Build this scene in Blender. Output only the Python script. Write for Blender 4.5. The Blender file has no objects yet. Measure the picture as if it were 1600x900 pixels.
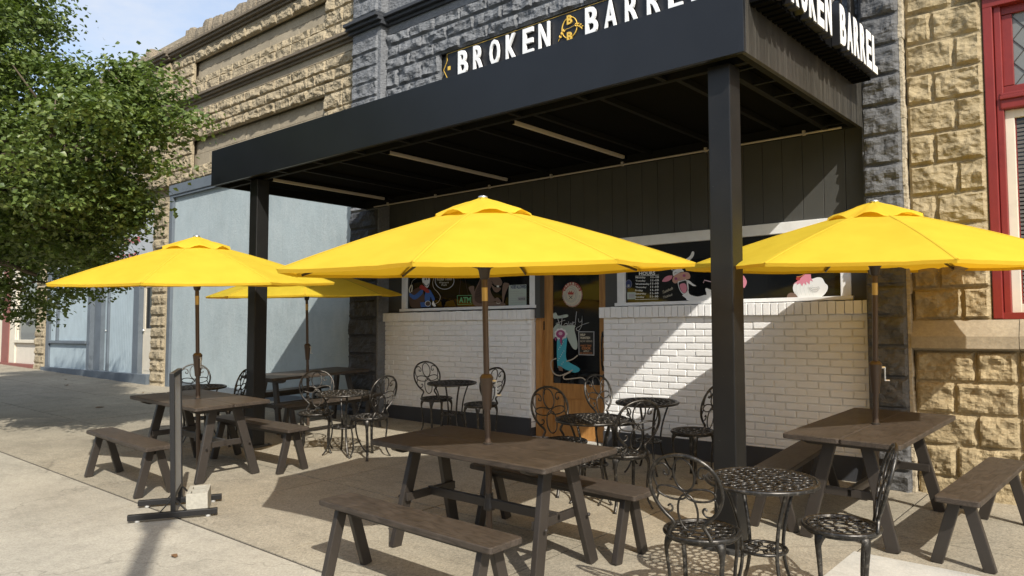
import bpy, bmesh, math, random
from mathutils import Vector, Matrix, noise
from math import sin, cos, pi, radians, sqrt, atan2

random.seed(7)
sc = bpy.context.scene
COL = sc.collection

# ------------------------------------------------------------------ camera
PITCH = math.atan(72 / 1200.0)
YAW = radians(41.0)
cam_d = bpy.data.cameras.new('camera')
cam_d.sensor_width = 36
cam_d.lens = 27.0
cam_d.clip_end = 600
cam = bpy.data.objects.new('camera', cam_d)
cam.location = (0, 0, 1.5)
cam.rotation_euler = (radians(90) + PITCH, 0, YAW)
COL.objects.link(cam)
sc.camera = cam

# ------------------------------------------------------------------ sky and sun
SUN = Vector((1.75, -1.0, 1.62)).normalized()
SUN_EL = math.asin(SUN.z)
SUN_ROT = atan2(SUN.x, SUN.y)
w = bpy.data.worlds.new('World')
sc.world = w
w.use_nodes = True
nt = w.node_tree
nt.nodes.clear()
out = nt.nodes.new('ShaderNodeOutputWorld')
bg = nt.nodes.new('ShaderNodeBackground')
sky = nt.nodes.new('ShaderNodeTexSky')
sky.sky_type = 'NISHITA'
sky.sun_disc = False
sky.sun_elevation = SUN_EL
sky.sun_rotation = SUN_ROT
sky.air_density = 1.0
sky.dust_density = 1.6
tc = nt.nodes.new('ShaderNodeTexCoord')
mp = nt.nodes.new('ShaderNodeMapping')
mp.inputs['Scale'].default_value = (1.2, 2.0, 5.0)
nz = nt.nodes.new('ShaderNodeTexNoise')
nz.inputs['Scale'].default_value = 2.2
nz.inputs['Detail'].default_value = 7
nz.inputs['Roughness'].default_value = 0.6
rp = nt.nodes.new('ShaderNodeValToRGB')
rp.color_ramp.elements[0].position = 0.36
rp.color_ramp.elements[0].color = (0.05, 0.05, 0.05, 1)
rp.color_ramp.elements[1].position = 0.72
rp.color_ramp.elements[1].color = (0.85, 0.85, 0.85, 1)
mx = nt.nodes.new('ShaderNodeMixRGB')
mx.inputs[2].default_value = (3.5, 3.75, 4.2, 1)
nt.links.new(tc.outputs['Generated'], mp.inputs['Vector'])
nt.links.new(mp.outputs[0], nz.inputs['Vector'])
nt.links.new(nz.outputs[0], rp.inputs[0])
nt.links.new(rp.outputs[0], mx.inputs[0])
nt.links.new(sky.outputs[0], mx.inputs[1])
nt.links.new(mx.outputs[0], bg.inputs['Color'])
bg.inputs['Strength'].default_value = 0.148
nt.links.new(bg.outputs[0], out.inputs['Surface'])

sun_d = bpy.data.lights.new('sun', 'SUN')
sun_d.energy = 3.75
sun_d.angle = radians(0.53)
sun_d.color = (1.0, 0.95, 0.87)
sun = bpy.data.objects.new('sun', sun_d)
sun.rotation_euler = SUN.to_track_quat('Z', 'Y').to_euler()
COL.objects.link(sun)

sc.view_settings.view_transform = 'Standard'
sc.view_settings.look = 'None'
sc.view_settings.exposure = 0.62
sc.view_settings.gamma = 1.0

# ------------------------------------------------------------------ ground plane of the sloping pavement
def gz(x, y):
    return -0.2121 - 0.0187 * x + 0.0442 * y
NG = Vector((0.0187, -0.0442, 1.0)).normalized()
TILT = Vector((0, 0, 1)).rotation_difference(NG).to_matrix().to_4x4()
WY = 7.39                                  # the facade line

# ------------------------------------------------------------------ materials
class Mat:
    def __init__(s, name, rough=0.8, metal=0.0, spec=0.5):
        s.m = bpy.data.materials.new(name)
        s.m.use_nodes = True
        s.t = s.m.node_tree
        s.b = s.t.nodes['Principled BSDF']
        s.b.inputs['Roughness'].default_value = rough
        s.b.inputs['Metallic'].default_value = metal
        s.b.inputs['Specular IOR Level'].default_value = spec
        s.tc = s.t.nodes.new('ShaderNodeTexCoord')
    def n(s, typ, **kw):
        nd = s.t.nodes.new(typ)
        for k, v in kw.items():
            if k in nd.inputs:
                nd.inputs[k].default_value = v
            else:
                setattr(nd, k, v)
        return nd
    def l(s, a, b):
        s.t.links.new(a, b)
    def coords(s, scale=(1, 1, 1), world=False):
        mp = s.n('ShaderNodeMapping')
        mp.inputs['Scale'].default_value = scale
        if world:
            g = s.n('ShaderNodeNewGeometry')
            s.l(g.outputs['Position'], mp.inputs['Vector'])
        else:
            s.l(s.tc.outputs['Object'], mp.inputs['Vector'])
        return mp.outputs[0]
    def noise(s, scale, detail=4, rough=0.55, vec=None, sc3=(1, 1, 1), world=False):
        nn = s.n('ShaderNodeTexNoise')
        nn.inputs['Scale'].default_value = scale
        nn.inputs['Detail'].default_value = detail
        nn.inputs['Roughness'].default_value = rough
        s.l(vec if vec is not None else s.coords(sc3, world), nn.inputs['Vector'])
        return nn.outputs[0]
    def ramp(s, fac, stops):
        r = s.n('ShaderNodeValToRGB')
        e = r.color_ramp.elements
        while len(e) < len(stops):
            e.new(0.5)
        for i, (p, c) in enumerate(stops):
            e[i].position = p
            c = c if isinstance(c, (tuple, list)) else (c, c, c)
            e[i].color = (*c[:3], 1)
        s.l(fac, r.inputs[0])
        return r.outputs[0]
    def mix(s, fac, a, b, mode='MIX'):
        m = s.n('ShaderNodeMixRGB')
        m.blend_type = mode
        for i, v in ((0, fac), (1, a), (2, b)):
            if isinstance(v, (int, float)):
                m.inputs[i].default_value = v if i == 0 else (v, v, v, 1)
            elif isinstance(v, (tuple, list)):
                m.inputs[i].default_value = (*v[:3], 1)
            else:
                s.l(v, m.inputs[i])
        return m.outputs[0]
    def math(s, op, a, b=None):
        m = s.n('ShaderNodeMath')
        m.operation = op
        for i, v in ((0, a), (1, b)):
            if v is None: continue
            if isinstance(v, (int, float)): m.inputs[i].default_value = v
            else: s.l(v, m.inputs[i])
        return m.outputs[0]
    def col(s, c):
        if isinstance(c, (tuple, list)):
            s.b.inputs['Base Color'].default_value = (*c[:3], 1)
        else:
            s.l(c, s.b.inputs['Base Color'])
        return s
    def rgh(s, r):
        s.l(r, s.b.inputs['Roughness'])
        return s
    def bump(s, h, strength=0.4, dist=0.01):
        b = s.n('ShaderNodeBump')
        b.inputs['Strength'].default_value = strength
        b.inputs['Distance'].default_value = dist
        s.l(h, b.inputs['Height'])
        s.l(b.outputs[0], s.b.inputs['Normal'])
        return s

def scl(c, k):
    return tuple(min(1, x * k) for x in c)

def paint(name, c, rough=0.55, var=0.12, dirt=0.25, bump=0.15, streak=False):
    """painted surface with patchy wear"""
    m = Mat(name, rough)
    n1 = m.noise(3.0, 5, 0.6, world=True)
    base = m.ramp(n1, [(0.3, scl(c, 1 - var)), (0.7, scl(c, 1 + var))])
    sc3 = (14, 14, 0.8) if streak else (1, 1, 1)
    n2 = m.noise(5.0, 6, 0.7, sc3=sc3, world=True)
    f = m.ramp(n2, [(0.5, 0.0), (0.75, dirt)])
    m.col(m.mix(f, base, scl(c, 0.45)))
    n3 = m.noise(60, 4, 0.6, world=True)
    m.bump(n3, bump, 0.004)
    return m.m

def stone(name, c, dark, lightc=None, rough=0.95):
    m = Mat(name, rough, spec=0.2)
    n1 = m.noise(1.1, 5, 0.6, world=True)
    base = m.ramp(n1, [(0.3, scl(c, 0.82)), (0.7, scl(c, 1.12))])
    n2 = m.noise(7, 6, 0.7, world=True)
    f = m.ramp(n2, [(0.48, 0.0), (0.72, 0.55)])
    a = m.mix(f, base, dark)
    n4 = m.noise(38, 5, 0.7, world=True)
    f2 = m.ramp(n4, [(0.4, 0.35), (0.62, 0.0)])
    a = m.mix(f2, a, scl(dark, 0.8))
    m.col(a)
    n3 = m.noise(75, 5, 0.7, world=True)
    if 'bark' in name or 'cinder' in name:
        m.bump(n3, 0.5, 0.006)
    else:
        v = m.n('ShaderNodeTexVoronoi', Scale=24.0)
        vm = m.n('ShaderNodeVectorMath'); vm.operation = 'ADD'
        nn = m.n('ShaderNodeTexNoise', Scale=12.0, Detail=4.0)
        sc_ = m.n('ShaderNodeVectorMath'); sc_.operation = 'SCALE'; sc_.inputs['Scale'].default_value = 0.09
        m.l(m.coords((1, 1, 1), True), nn.inputs['Vector']); m.l(nn.outputs['Color'], sc_.inputs[0])
        m.l(m.coords((0.8, 0.8, 1.2), True), vm.inputs[0]); m.l(sc_.outputs[0], vm.inputs[1]); m.l(vm.outputs[0], v.inputs['Vector'])
        h = m.mix(0.35, v.outputs['Distance'], m.noise(26, 8, 0.75, world=True))
        h = m.mix(0.2, h, n3)
        m.bump(h, 0.85, 0.022 if 'smooth' not in name and 'cornice' not in name else 0.004)
    return m.m

M = {}
M['tan'] = stone('tan_stone', (0.40, 0.335, 0.225), (0.25, 0.20, 0.135))
M['tan_r'] = stone('golden_stone', (0.385, 0.31, 0.185), (0.23, 0.18, 0.105))
M['tan_smooth'] = stone('smooth_sandstone', (0.38, 0.325, 0.235), (0.26, 0.22, 0.16))
M['weath'] = stone('weathered_parapet_stone', (0.30, 0.25, 0.18), (0.13, 0.115, 0.09))
M['corn'] = stone('weathered_cornice_stone', (0.20, 0.165, 0.12), (0.09, 0.08, 0.065))
M['grey'] = stone('grey_painted_stone', (0.20, 0.207, 0.215), (0.12, 0.125, 0.13), rough=0.75)
M['grey_d'] = stone('dark_grey_painted_stone', (0.07, 0.073, 0.078), (0.042, 0.043, 0.046), rough=0.6)
M['grey_m'] = stone('mid_grey_painted_stone', (0.135, 0.135, 0.134), (0.085, 0.085, 0.084), rough=0.65)
M['grey_corn'] = stone('charcoal_cornice', (0.06, 0.064, 0.07), (0.035, 0.037, 0.04), rough=0.5)
M['mortar'] = stone('crumbly_mortar', (0.5, 0.43, 0.31), (0.3, 0.26, 0.19))

def brick_paint():
    m = Mat('white_painted_brick', 0.6)
    n1 = m.noise(2.0, 5, 0.6, world=True)
    base = m.ramp(n1, [(0.3, (0.78, 0.775, 0.75)), (0.7, (0.86, 0.855, 0.83))])
    n2 = m.noise(9, 6, 0.75, world=True)
    f = m.ramp(n2, [(0.60, 0.0), (0.80, 0.28)])
    m.col(m.mix(f, base, (0.45, 0.42, 0.37)))
    m.bump(m.noise(45, 6, 0.7, world=True), 0.5, 0.006)
    return m.m
M['brick'] = brick_paint()
M['white'] = paint('white_paint', (0.76, 0.76, 0.74), 0.45, 0.05, 0.25)
M['cream'] = paint('cream_paint', (0.66, 0.60, 0.48), 0.5, 0.05, 0.2)
M['blue'] = paint('pale_blue_plaster', (0.37, 0.435, 0.45), 0.75, 0.09, 0.22, 0.35)
def plaster():
    m = Mat('weathered_blue_plaster', 0.8, spec=0.3)
    c = (0.37, 0.435, 0.45)
    n1 = m.noise(0.8, 7, 0.7, world=True)
    a = m.ramp(n1, [(0.32, scl(c, 0.86)), (0.5, c), (0.68, scl(c, 1.1))])
    n2 = m.noise(2.4, 8, 0.8, sc3=(2.2, 2.2, 0.8), world=True)
    a = m.mix(m.ramp(n2, [(0.46, 0.0), (0.58, 0.30), (0.7, 0.5)]), a, (0.47, 0.52, 0.52))
    n3 = m.noise(1.5, 7, 0.75, sc3=(6, 6, 0.5), world=True)
    a = m.mix(m.ramp(n3, [(0.55, 0.0), (0.75, 0.28)]), a, (0.20, 0.24, 0.26))
    m.col(a)
    m.bump(m.mix(0.5, n2, m.noise(18, 6, 0.7, world=True)), 0.6, 0.02)
    return m.m
M['blue'] = plaster()
M['blueboard'] = paint('pale_blue_boards', (0.37, 0.445, 0.475), 0.6, 0.07, 0.25, 0.2, streak=True)
M['trim'] = paint('slate_blue_trim', (0.118, 0.14, 0.16), 0.6, 0.1, 0.35)
M['redtrim'] = paint('red_window_paint', (0.21, 0.022, 0.017), 0.45, 0.1, 0.35)
M['brownred'] = paint('brown_red_paint', (0.24, 0.085, 0.065), 0.6, 0.1, 0.3)
M['beige'] = paint('beige_boards', (0.60, 0.55, 0.46), 0.6, 0.05, 0.2, streak=True)
M['signgrey'] = paint('pale_grey_signboard', (0.42, 0.44, 0.45), 0.6, 0.05, 0.1)
M['siding'] = paint('charcoal_olive_siding', (0.062, 0.062, 0.056), 0.55, 0.08, 0.2, 0.2, streak=True)
M['dado'] = paint('charcoal_plinth', (0.045, 0.047, 0.052), 0.55, 0.1, 0.25)
M['lead'] = Mat('black_signboard', 0.42).col((0.012, 0.012, 0.013)).m
M['letter'] = paint('white_letter', (0.86, 0.86, 0.84), 0.35, 0.03, 0.08, 0.05)
M['gold'] = Mat('gold_paint', 0.4).col((0.72, 0.47, 0.08)).m
M['rededge'] = Mat('red_lettering', 0.5).col((0.50, 0.06, 0.06)).m
M['strip'] = Mat('pale_light_diffuser', 0.5).col((0.42, 0.37, 0.31)).m
M['silver'] = Mat('silver_metal', 0.28, 0.9).col((0.75, 0.75, 0.73)).m
M['brass'] = Mat('brass_tag', 0.4, 0.6).col((0.55, 0.42, 0.18)).m
M['rubber'] = Mat('grey_rubber_foot', 0.6).col((0.45, 0.45, 0.43)).m
M['blind'] = Mat('slatted_blind', 0.6).col((0.10, 0.095, 0.09)).m

def canopy_metal():
    m = Mat('black_canopy_metal', 0.42, spec=0.45)
    n1 = m.noise(1.6, 6, 0.7, sc3=(16, 16, 0.6), world=True)
    n2 = m.noise(1.1, 4, 0.6, world=True)
    a = m.ramp(n1, [(0.36, (0.013, 0.0125, 0.0105)), (0.5, (0.030, 0.028, 0.023)), (0.66, (0.075, 0.069, 0.056))])
    f = m.ramp(n2, [(0.42, 0.0), (0.7, 0.55)])
    m.col(m.mix(f, a, (0.040, 0.036, 0.032)))
    m.rgh(m.ramp(n1, [(0.3, 0.36), (0.8, 0.6)]))
    m.bump(m.noise(30, 4, 0.6, world=True), 0.12, 0.003)
    return m.m
M['canopy'] = canopy_metal()
M['fascia'] = paint('clean_black_fascia', (0.0085, 0.0095, 0.0115), 0.38, 0.15, 0.3, 0.08, streak=True)
M['frame'] = Mat('black_frame_steel', 0.7, spec=0.15).col((0.0065, 0.0065, 0.006)).m
def post_metal():
    m = Mat('dark_post_paint', 0.45)
    n1 = m.noise(60, 3, 0.8, world=True)
    n2 = m.noise(4, 5, 0.6, world=True)
    a = m.ramp(n2, [(0.3, (0.005, 0.005, 0.005)), (0.7, (0.010, 0.0097, 0.0088))])
    f = m.ramp(n1, [(0.69, 0.0), (0.72, 0.5)])
    m.col(m.mix(f, a, (0.25, 0.24, 0.22)))
    m.bump(m.noise(120, 3, 0.6, world=True), 0.15, 0.002)
    return m.m
M['post'] = post_metal()
M['standm'] = paint('black_stand_metal', (0.012, 0.0122, 0.013), 0.4, 0.15, 0.3, 0.1)
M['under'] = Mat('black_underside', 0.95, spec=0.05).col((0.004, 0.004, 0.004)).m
M['bracket'] = Mat('grey_angle_iron', 0.5).col((0.05, 0.05, 0.047)).m

def iron():
    m = Mat('cast_metal_dark_bronze', 0.3, 0.8)
    n1 = m.noise(30, 4, 0.7)
    m.col(m.ramp(n1, [(0.3, (0.030, 0.028, 0.026)), (0.55, (0.062, 0.058, 0.052)), (0.76, (0.22, 0.20, 0.17))]))
    m.rgh(m.ramp(n1, [(0.3, 0.30), (0.8, 0.5)]))
    m.bump(m.noise(160, 3, 0.6), 0.15, 0.002)
    return m.m
M['iron'] = iron()

def brown_wood():
    m = Mat('brown_wood_look_plank', 0.5, spec=0.4)
    co = m.coords((1, 1, 1))
    mp = m.n('ShaderNodeMapping')
    mp.inputs['Scale'].default_value = (0.75, 5.0, 5.0)
    m.l(m.tc.outputs['Object'], mp.inputs['Vector'])
    ns = m.n('ShaderNodeTexNoise', Scale=1.6, Detail=2.5, Roughness=0.5)
    m.l(mp.outputs[0], ns.inputs['Vector'])
    rings = m.math('FRACT', m.math('MULTIPLY', ns.outputs[0], 13.0))
    line = m.ramp(rings, [(0.0, 1.0), (0.22, 0.25), (0.45, 0.0), (0.8, 0.0), (1.0, 1.0)])
    n2 = m.noise(9, 5, 0.65)
    a = m.ramp(n2, [(0.3, (0.042, 0.033, 0.025)), (0.7, (0.068, 0.053, 0.041))])
    a = m.mix(m.math('MULTIPLY', line, 0.5), a, (0.017, 0.013, 0.010))
    n3 = m.noise(2.2, 6, 0.7)
    f = m.ramp(n3, [(0.55, 0.0), (0.75, 0.35)])
    a = m.mix(f, a, (0.105, 0.088, 0.070))
    m.col(a)
    m.rgh(m.ramp(n3, [(0.3, 0.42), (0.8, 0.62)]))
    inv = m.math('SUBTRACT', 1.0, line)
    m.bump(inv, 0.25, 0.002)
    return m.m
M['wood'] = brown_wood()
M['legm'] = paint('brown_metal_leg', (0.034, 0.028, 0.023), 0.42, 0.12, 0.25, 0.1)
M['cinder'] = stone('cinder_block', (0.47, 0.45, 0.38), (0.33, 0.31, 0.26))

def door_wood():
    m = Mat('varnished_oak', 0.38)
    n = m.noise(2.5, 6, 0.65, sc3=(9, 9, 1.0), world=True)
    a = m.ramp(n, [(0.3, (0.27, 0.125, 0.035)), (0.55, (0.42, 0.205, 0.06)), (0.75, (0.54, 0.29, 0.10))])
    m.col(a)
    m.bump(n, 0.2, 0.002)
    return m.m
M['door'] = door_wood()
M['pole'] = Mat('bronze_umbrella_pole', 0.35, 0.3).col((0.085, 0.06, 0.043)).m

def fabric():
    m = Mat('yellow_canvas', 0.75, spec=0.15)
    n = m.noise(5, 4, 0.6)
    c = m.ramp(n, [(0.3, (0.72, 0.55, 0.045)), (0.7, (0.80, 0.62, 0.055))])
    n2 = m.noise(1.7, 5, 0.7)
    f = m.ramp(n2, [(0.58, 0.0), (0.8, 0.25)])
    c = m.mix(f, c, (0.70, 0.48, 0.035))
    m.col(c)
    m.bump(m.noise(420, 2, 0.5), 0.15, 0.001)
    tr = m.n('ShaderNodeBsdfTranslucent')
    tr.inputs['Color'].default_value = (0.98, 0.52, 0.02, 1)
    ms = m.n('ShaderNodeMixShader')
    ms.inputs[0].default_value = 0.40
    o = m.t.nodes['Material Output']
    m.l(m.b.outputs[0], ms.inputs[1])
    m.l(tr.outputs[0], ms.inputs[2])
    m.l(ms.outputs[0], o.inputs['Surface'])
    return m.m
M['fabric'] = fabric()
M['seam'] = Mat('stitched_seam_tape', 0.8, spec=0.1).col((0.56, 0.37, 0.03)).m

def concrete(name, c, spec, grout=True, y_front=None):
    m = Mat(name, 0.92, spec=0.25)
    n1 = m.noise(0.55, 6, 0.65, world=True)
    base = m.ramp(n1, [(0.3, scl(c, 0.78)), (0.7, scl(c, 1.2))])
    n2 = m.noise(4.5, 7, 0.75, world=True)
    base = m.mix(m.ramp(n2, [(0.5, 0.0), (0.75, 0.42)]), base, scl(c, 0.55))
    n9 = m.noise(0.9, 8, 0.8, sc3=(1, 2.2, 1), world=True)
    base = m.mix(m.ramp(n9, [(0.50, 0.0), (0.62, 0.32), (0.8, 0.5)]), base, scl(c, 0.5))
    # aggregate speckle
    v = m.n('ShaderNodeTexVoronoi', Scale=95.0)
    m.l(m.coords((1, 1, 1), True), v.inputs['Vector'])
    sp = m.ramp(v.outputs['Color'], [(0.15, 0.68), (0.5, 1.0), (0.9, 1.32)])
    base = m.mix(spec, base, sp, 'MULTIPLY')
    n5 = m.noise(170, 3, 0.7, world=True)
    base = m.mix(0.5 * spec + 0.15, base, m.ramp(n5, [(0.3, 0.55), (0.5, 1.0), (0.7, 1.35)]), 'MULTIPLY')
    # dark drips and gum spots
    v2 = m.n('ShaderNodeTexVoronoi', Scale=2.3)
    m.l(m.coords((1, 1, 1), True), v2.inputs['Vector'])
    gum = m.ramp(v2.outputs['Distance'], [(0.035, 0.6), (0.06, 0.0)])
    base = m.mix(gum, base, scl(c, 0.3))
    # scattered hairline cracks
    nb = m.noise(1.2, 4, 0.6, world=True)
    vm = m.n('ShaderNodeVectorMath'); vm.operation = 'ADD'
    m.l(m.coords((0.55, 0.55, 0.55), True), vm.inputs[0]); m.l(nb, vm.inputs[1])
    v3 = m.n('ShaderNodeTexVoronoi', Scale=0.8); v3.feature = 'DISTANCE_TO_EDGE'
    m.l(vm.outputs[0], v3.inputs['Vector'])
    crack = m.ramp(v3.outputs['Distance'], [(0.0, 0.4), (0.005, 0.0)])
    base = m.mix(crack, base, scl(c, 0.25))
    m.col(base)
    h = m.mix(0.5, n5, v.outputs['Distance'])
    m.bump(h, 0.45, 0.004)
    return m.m
M['walk'] = concrete('exposed_aggregate_concrete', (0.312, 0.276, 0.208), 0.65)
M['walk2'] = concrete('brushed_pavement_concrete', (0.365, 0.335, 0.268), 0.4)
M['walkw'] = concrete('pale_new_concrete', (0.47, 0.455, 0.405), 0.15)
M['joint'] = Mat('dirty_joint', 0.95).col((0.055, 0.046, 0.034)).m
M['asph'] = concrete('asphalt', (0.13, 0.125, 0.115), 0.6)

def glass(name, base=(0.006, 0.007, 0.008)):
    m = Mat(name, 0.03, spec=0.5)
    m.col(base)
    m.bump(m.noise(0.9, 2, 0.5, world=True), 0.02, 0.02)
    m.rgh(m.ramp(m.noise(3.0, 6, 0.7, world=True), [(0.4, 0.02), (0.75, 0.14)]))
    return m.m
M['glass'] = glass('dark_window_glass')
M['glass2'] = glass('hazy_window_glass', (0.17, 0.18, 0.17))

def leaf():
    m = Mat('tree_leaf', 0.42, spec=0.45)
    oi = m.noise(0.9, 3, 0.6, world=True)
    n2 = m.noise(8, 3, 0.6, world=True)
    a = m.ramp(n2, [(0.3, (0.052, 0.086, 0.022)), (0.52, (0.118, 0.165, 0.042)), (0.72, (0.25, 0.285, 0.090))])
    f = m.ramp(oi, [(0.5, 0.0), (0.75, 0.35)])
    m.col(m.mix(f, a, (0.14, 0.165, 0.035)))
    tr = m.n('ShaderNodeBsdfTranslucent')
    tr.inputs['Color'].default_value = (0.16, 0.24, 0.03, 1)
    ms = m.n('ShaderNodeMixShader'); ms.inputs[0].default_value = 0.30
    o = m.t.nodes['Material Output']
    m.l(m.b.outputs[0], ms.inputs[1]); m.l(tr.outputs[0], ms.inputs[2]); m.l(ms.outputs[0], o.inputs['Surface'])
    return m.m
M['leaf'] = leaf()
M['bark'] = stone('grey_brown_bark', (0.15, 0.12, 0.085), (0.07, 0.055, 0.04))
M['dead'] = Mat('dry_leaf', 0.8).col((0.16, 0.085, 0.035)).m

def flat(name, c, rough=0.5):
    return Mat(name, rough).col(c).m
P = {k: flat('painted_' + k, c) for k, c in dict(
    white=(0.72, 0.72, 0.69), cream=(0.60, 0.55, 0.42), black=(0.006, 0.006, 0.006), pink=(0.62, 0.22, 0.28), skin=(0.50, 0.27, 0.20),
    blue=(0.03, 0.10, 0.32), brown=(0.16, 0.10, 0.07), dbrown=(0.07, 0.035, 0.02), red=(0.32, 0.03, 0.02), turq=(0.05, 0.36, 0.45),
    green=(0.12, 0.34, 0.14), paper=(0.40, 0.46, 0.40), navy=(0.01, 0.02, 0.10), plum=(0.30, 0.05, 0.16), grey=(0.35, 0.35, 0.34),
    rope=(0.42, 0.36, 0.28), orange=(0.42, 0.16, 0.05), mauve=(0.58, 0.40, 0.46)).items()}

# ------------------------------------------------------------------ mesh builder
class MB:
    def __init__(s):
        s.v = []; s.f = []; s.mi = []; s.cur = 0
    def add(s, vs, fs, mi=None):
        o = len(s.v)
        s.v.extend([tuple(v) for v in vs])
        for f in fs:
            s.f.append(tuple(i + o for i in f)); s.mi.append(s.cur if mi is None else mi)
    def box(s, x0, x1, y0, y1, z0, z1, mi=None, bev=0.0, mat=None):
        if bev <= 0:
            vs = [(x, y, z) for z in (z0, z1) for y in (y0, y1) for x in (x0, x1)]
            fs = [(0, 2, 3, 1), (4, 5, 7, 6), (0, 1, 5, 4), (2, 6, 7, 3), (0, 4, 6, 2), (1, 3, 7, 5)]
        else:
            b = min(bev, (x1 - x0) * .45, (y1 - y0) * .45, (z1 - z0) * .45)
            bm = bmesh.new()
            bmesh.ops.create_cube(bm, size=1)
            for v in bm.verts:
                v.co = Vector(((x0 + x1) / 2 + v.co.x * (x1 - x0), (y0 + y1) / 2 + v.co.y * (y1 - y0), (z0 + z1) / 2 + v.co.z * (z1 - z0)))
            bmesh.ops.bevel(bm, geom=bm.edges[:], offset=b, segments=2, profile=0.6, affect='EDGES')
            bm.verts.ensure_lookup_table()
            vs = [v.co.copy() for v in bm.verts]; fs = [[v.index for v in f.verts] for f in bm.faces]
            bm.free()
        if mat is not None:
            vs = [mat @ Vector(v) for v in vs]
        s.add(vs, fs, mi)
    def beam(s, a, b, w, h, up=(0, 0, 1), bev=0.004, mi=None):
        """box from a to b, w across, h along 'up'"""
        a = Vector(a); b = Vector(b); d = b - a; L = d.length
        z = d.normalized(); u = Vector(up); x = z.cross(u).normalized(); y = x.cross(z).normalized()
        mt = Matrix((x, y, z)).transposed().to_4x4(); mt.translation = a
        s.box(-w / 2, w / 2, -h / 2, h / 2, 0, L, mi, bev, mt)
    def tube(s, pts, r, n=8, closed=False, caps=True, mi=None, flat=1.0):
        pts = [Vector(p) for p in pts]; N = len(pts)
        rs = r if isinstance(r, (list, tuple)) else [r] * N
        tans = []
        for i in range(N):
            if closed: t = pts[(i + 1) % N] - pts[i - 1]
            else: t = pts[min(i + 1, N - 1)] - pts[max(i - 1, 0)]
            tans.append(t.normalized())
        ref = Vector((0, 0, 1)) if abs(tans[0].z) < 0.9 else Vector((1, 0, 0))
        x = tans[0].cross(ref).normalized(); vs = []; fs = []
        for i in range(N):
            x = (x - tans[i] * x.dot(tans[i])).normalized(); y = tans[i].cross(x)
            for k in range(n):
                a = 2 * pi * k / n
                vs.append(pts[i] + x * cos(a) * rs[i] + y * sin(a) * rs[i] * flat)
        M_ = N if closed else N - 1
        for i in range(M_):
            j = (i + 1) % N
            for k in range(n):
                k2 = (k + 1) % n
                fs.append((i * n + k, i * n + k2, j * n + k2, j * n + k))
        if caps and not closed:
            fs.append(tuple(range(n - 1, -1, -1))); fs.append(tuple((N - 1) * n + k for k in range(n)))
        s.add(vs, fs, mi)
    def lathe(s, prof, n=16, c=(0, 0, 0), mi=None):
        vs = []; fs = []
        for r, z in prof:
            for k in range(n):
                a = 2 * pi * k / n; vs.append((c[0] + r * cos(a), c[1] + r * sin(a), c[2] + z))
        for i in range(len(prof) - 1):
            for k in range(n):
                k2 = (k + 1) % n
                fs.append((i * n + k, i * n + k2, (i + 1) * n + k2, (i + 1) * n + k))
        fs.append(tuple(range(n - 1, -1, -1))); fs.append(tuple((len(prof) - 1) * n + k for k in range(n)))
        s.add(vs, fs, mi)
    def prism(s, poly, h0, h1, mi=None, bev=0.0):
        """poly in xy, from z=h0 to h1"""
        n = len(poly)
        if bev > 0:
            cx = sum(p[0] for p in poly) / n; cy = sum(p[1] for p in poly) / n
            def ins(p):
                d = Vector((cx - p[0], cy - p[1])); L = max(d.length, 1e-6)
                sx = max(abs(q[0] - cx) for q in poly); sy = max(abs(q[1] - cy) for q in poly)
                return (cx + (p[0] - cx) * (1 - bev / sx), cy + (p[1] - cy) * (1 - bev / sy))
            pi_ = [ins(p) for p in poly]
            rings = [[(*p, h0) for p in pi_], [(*p, h0 + bev) for p in poly], [(*p, h1 - bev) for p in poly], [(*p, h1) for p in pi_]]
        else:
            rings = [[(*p, h0) for p in poly], [(*p, h1) for p in poly]]
        vs = [v for r in rings for v in r]; fs = []
        for i in range(len(rings) - 1):
            for k in range(n):
                k2 = (k + 1) % n; fs.append((i * n + k, i * n + k2, (i + 1) * n + k2, (i + 1) * n + k))
        fs.append(tuple(range(n - 1, -1, -1))); fs.append(tuple((len(rings) - 1) * n + k for k in range(n)))
        s.add(vs, fs, mi)
    def torus(s, c, R, r, n=24, m=6, mi=None, squash=1.0):
        s.tube([(c[0] + R * cos(2 * pi * i / n), c[1] + R * sin(2 * pi * i / n), c[2]) for i in range(n)], r, m, closed=True, mi=mi, flat=squash)
    def build(s, name, mats, parent=None, smooth=False, loc=None):
        me = bpy.data.meshes.new(name)
        me.from_pydata(s.v, [], s.f)
        if not isinstance(mats, (list, tuple)): mats = [mats]
        for m in mats: me.materials.append(m)
        if any(s.mi): me.polygons.foreach_set('material_index', s.mi)
        if smooth:
            me.polygons.foreach_set('use_smooth', [True] * len(s.f))
            if smooth == 'auto':
                try: me.set_sharp_from_angle(angle=radians(38))
                except Exception: pass
        me.update()
        o = bpy.data.objects.new(name, me)
        COL.objects.link(o)
        if parent is not None: o.parent = parent
        return o

def tag(o, label=None, cat=None, group=None, kind=None):
    if label: o['label'] = label
    if cat: o['category'] = cat
    if group: o['group'] = group
    if kind: o['kind'] = kind
    return o
def thing(name, label, cat, loc=(0, 0, 0), group=None):
    o = bpy.data.objects.new(name, None); COL.objects.link(o)
    o.empty_display_size = 0.1; o.location = loc
    return tag(o, label, cat, group)
def place(o, x, y, rz=0, extra=None, dz=0.0):
    m = Matrix.Translation((x, y, gz(x, y) + dz)) @ TILT
    if extra is not None: m = m @ extra
    m = m @ Matrix.Rotation(rz, 4, 'Z')
    o.location = m.to_translation(); o.rotation_euler = m.to_euler()
def copy_tree(o, parent=None):
    c = o.copy(); COL.objects.link(c); c.parent = parent
    for ch in [x for x in bpy.data.objects if x.parent == o]:
        copy_tree(ch, c)
    return c

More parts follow.
